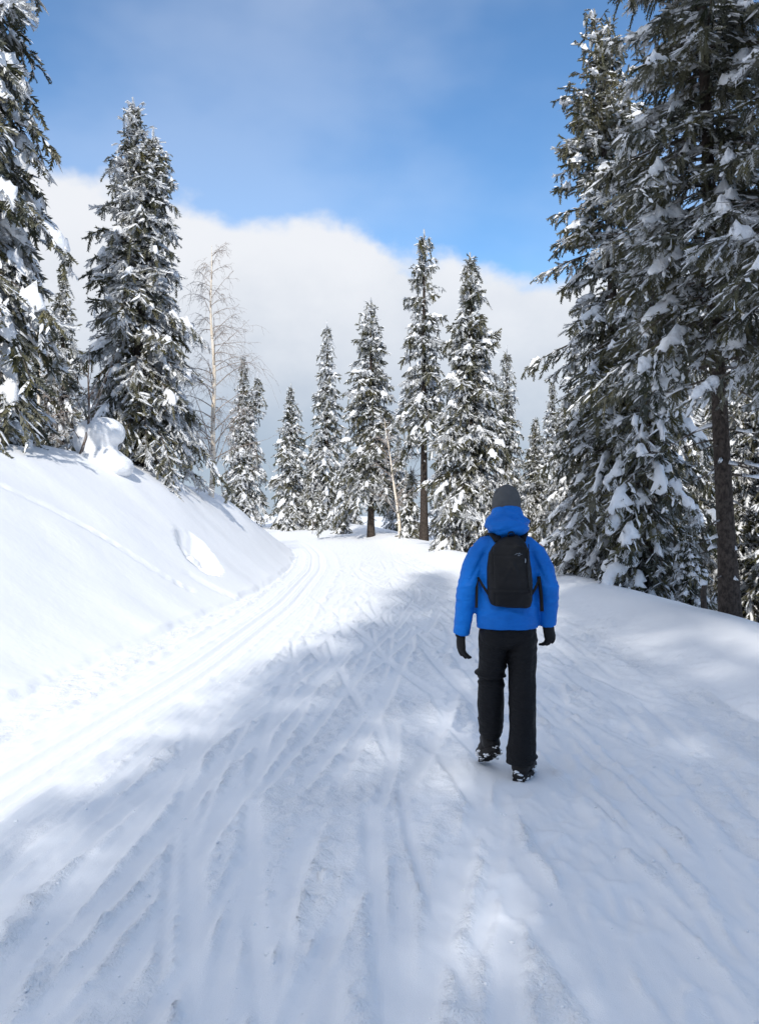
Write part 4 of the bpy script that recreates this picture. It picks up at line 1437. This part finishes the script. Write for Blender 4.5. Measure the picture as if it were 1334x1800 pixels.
for s in (-1, 1):
    cx_ = 0.006
    # over the shoulder and down the chest, under the arm back to the pack bottom
    ribbon('shoulder_strap', [(cx_ + s * 0.07, -0.135, 1.490), (cx_ + s * 0.088, -0.085, 1.525), (cx_ + s * 0.105, -0.02, 1.535), (cx_ + s * 0.115, 0.08, 1.49), (cx_ + s * 0.12, 0.145, 1.40),
                              (cx_ + s * 0.135, 0.158, 1.28), (cx_ + s * 0.170, 0.12, 1.21), (cx_ + s * 0.197, 0.03, 1.18)], 0.05, 0.012, M_STRAP, pk, (1.0, 0, 0.15))
    ribbon('side_strap', [(cx_ + s * 0.125, -0.150, 1.155), (cx_ + s * 0.165, -0.130, 1.215), (cx_ + s * 0.190, -0.075, 1.265), (cx_ + s * 0.203, 0.0, 1.21)], 0.016, 0.004, M_STRAP, pk, (0, 0.3, 1.0))
ribbon('strap_tail', [(0.190, -0.085, 1.268), (0.197, -0.105, 1.20), (0.203, -0.110, 1.13), (0.206, -0.112, 1.055)], 0.022, 0.003, M_STRAP, pk, (1.0, -0.25, 0))
ribbon('strap_tail', [(-0.188, -0.060, 1.255), (-0.190, -0.080, 1.19), (-0.192, -0.088, 1.12), (-0.194, -0.090, 1.075)], 0.018, 0.003, M_STRAP, pk, (0.8, -0.5, 0))
ribbon('haul_loop', [(-0.01, -0.150, 1.515), (-0.005, -0.165, 1.545), (0.025, -0.165, 1.545), (0.03, -0.150, 1.515)], 0.018, 0.004, M_STRAP, pk, (0, 1.0, 0.2))


def back_y(x, z):
    k = ((co[:, 0] - x) ** 2 + (co[:, 2] - z) ** 2) < 0.014 ** 2
    return float(co[k, 1].min()) if k.any() else -0.22


# the small printed mark: a bird-like squiggle over a dash of tiny strokes
lg = Bag()
for (x0, z0, x1, z1, w) in ((0.030, 1.413, 0.040, 1.417, 0.003), (0.040, 1.417, 0.046, 1.411, 0.003), (0.046, 1.411, 0.052, 1.420, 0.003), (0.052, 1.420, 0.056, 1.412, 0.004), (0.056, 1.412, 0.068, 1.412, 0.002),
                            (0.040, 1.405, 0.048, 1.403, 0.003), (0.048, 1.403, 0.054, 1.406, 0.003), (0.022, 1.409, 0.030, 1.411, 0.0018)):
    yb = back_y((x0 + x1) / 2, (z0 + z1) / 2) - 0.0025
    d = nrm(np.array([x1 - x0, 0, z1 - z0]))
    n = np.array([-d[2], 0, d[0]])
    a, b = np.array([x0, yb, z0]) - d * 0.001, np.array([x1, yb, z1]) + d * 0.001
    q = [a - n * w / 2, b - n * w / 2, b + n * w / 2, a + n * w / 2]
    lg.add(np.array(q + [p + np.array([0, 0.003, 0]) for p in q]), np.array([(0, 1, 2, 3), (0, 4, 5, 1), (1, 5, 6, 2), (2, 6, 7, 3), (3, 7, 4, 0), (7, 6, 5, 4)]))
link('printed_mark', lg.mesh('printed_mark', False), M_LOGO, pk)
zx, zz_ = 0.086, 1.375
yb = back_y(zx, zz_) - 0.006
zp = Bag()
zp.add(*tube(np.array([(zx, yb, zz_ + 0.012), (zx + 0.001, yb - 0.001, zz_), (zx, yb, zz_ - 0.014)]), [0.0025, 0.0036, 0.003], 8))
link('zip_pull', zp.mesh('zip_pull'), M_LOGO, pk)
zc = Bag()
zt = np.linspace(0, 1, 14)
zxs = 0.118 - 0.02 * np.sin(zt * 3.1)
zzs = 1.17 + zt * 0.30
zc.add(*tube(np.stack([zxs, np.array([back_y(a, b) for a, b in zip(zxs, zzs)]) + 0.001, zzs], 1), 0.003, 5))
link('zip', zc.mesh('zip'), M_STRAP, pk)
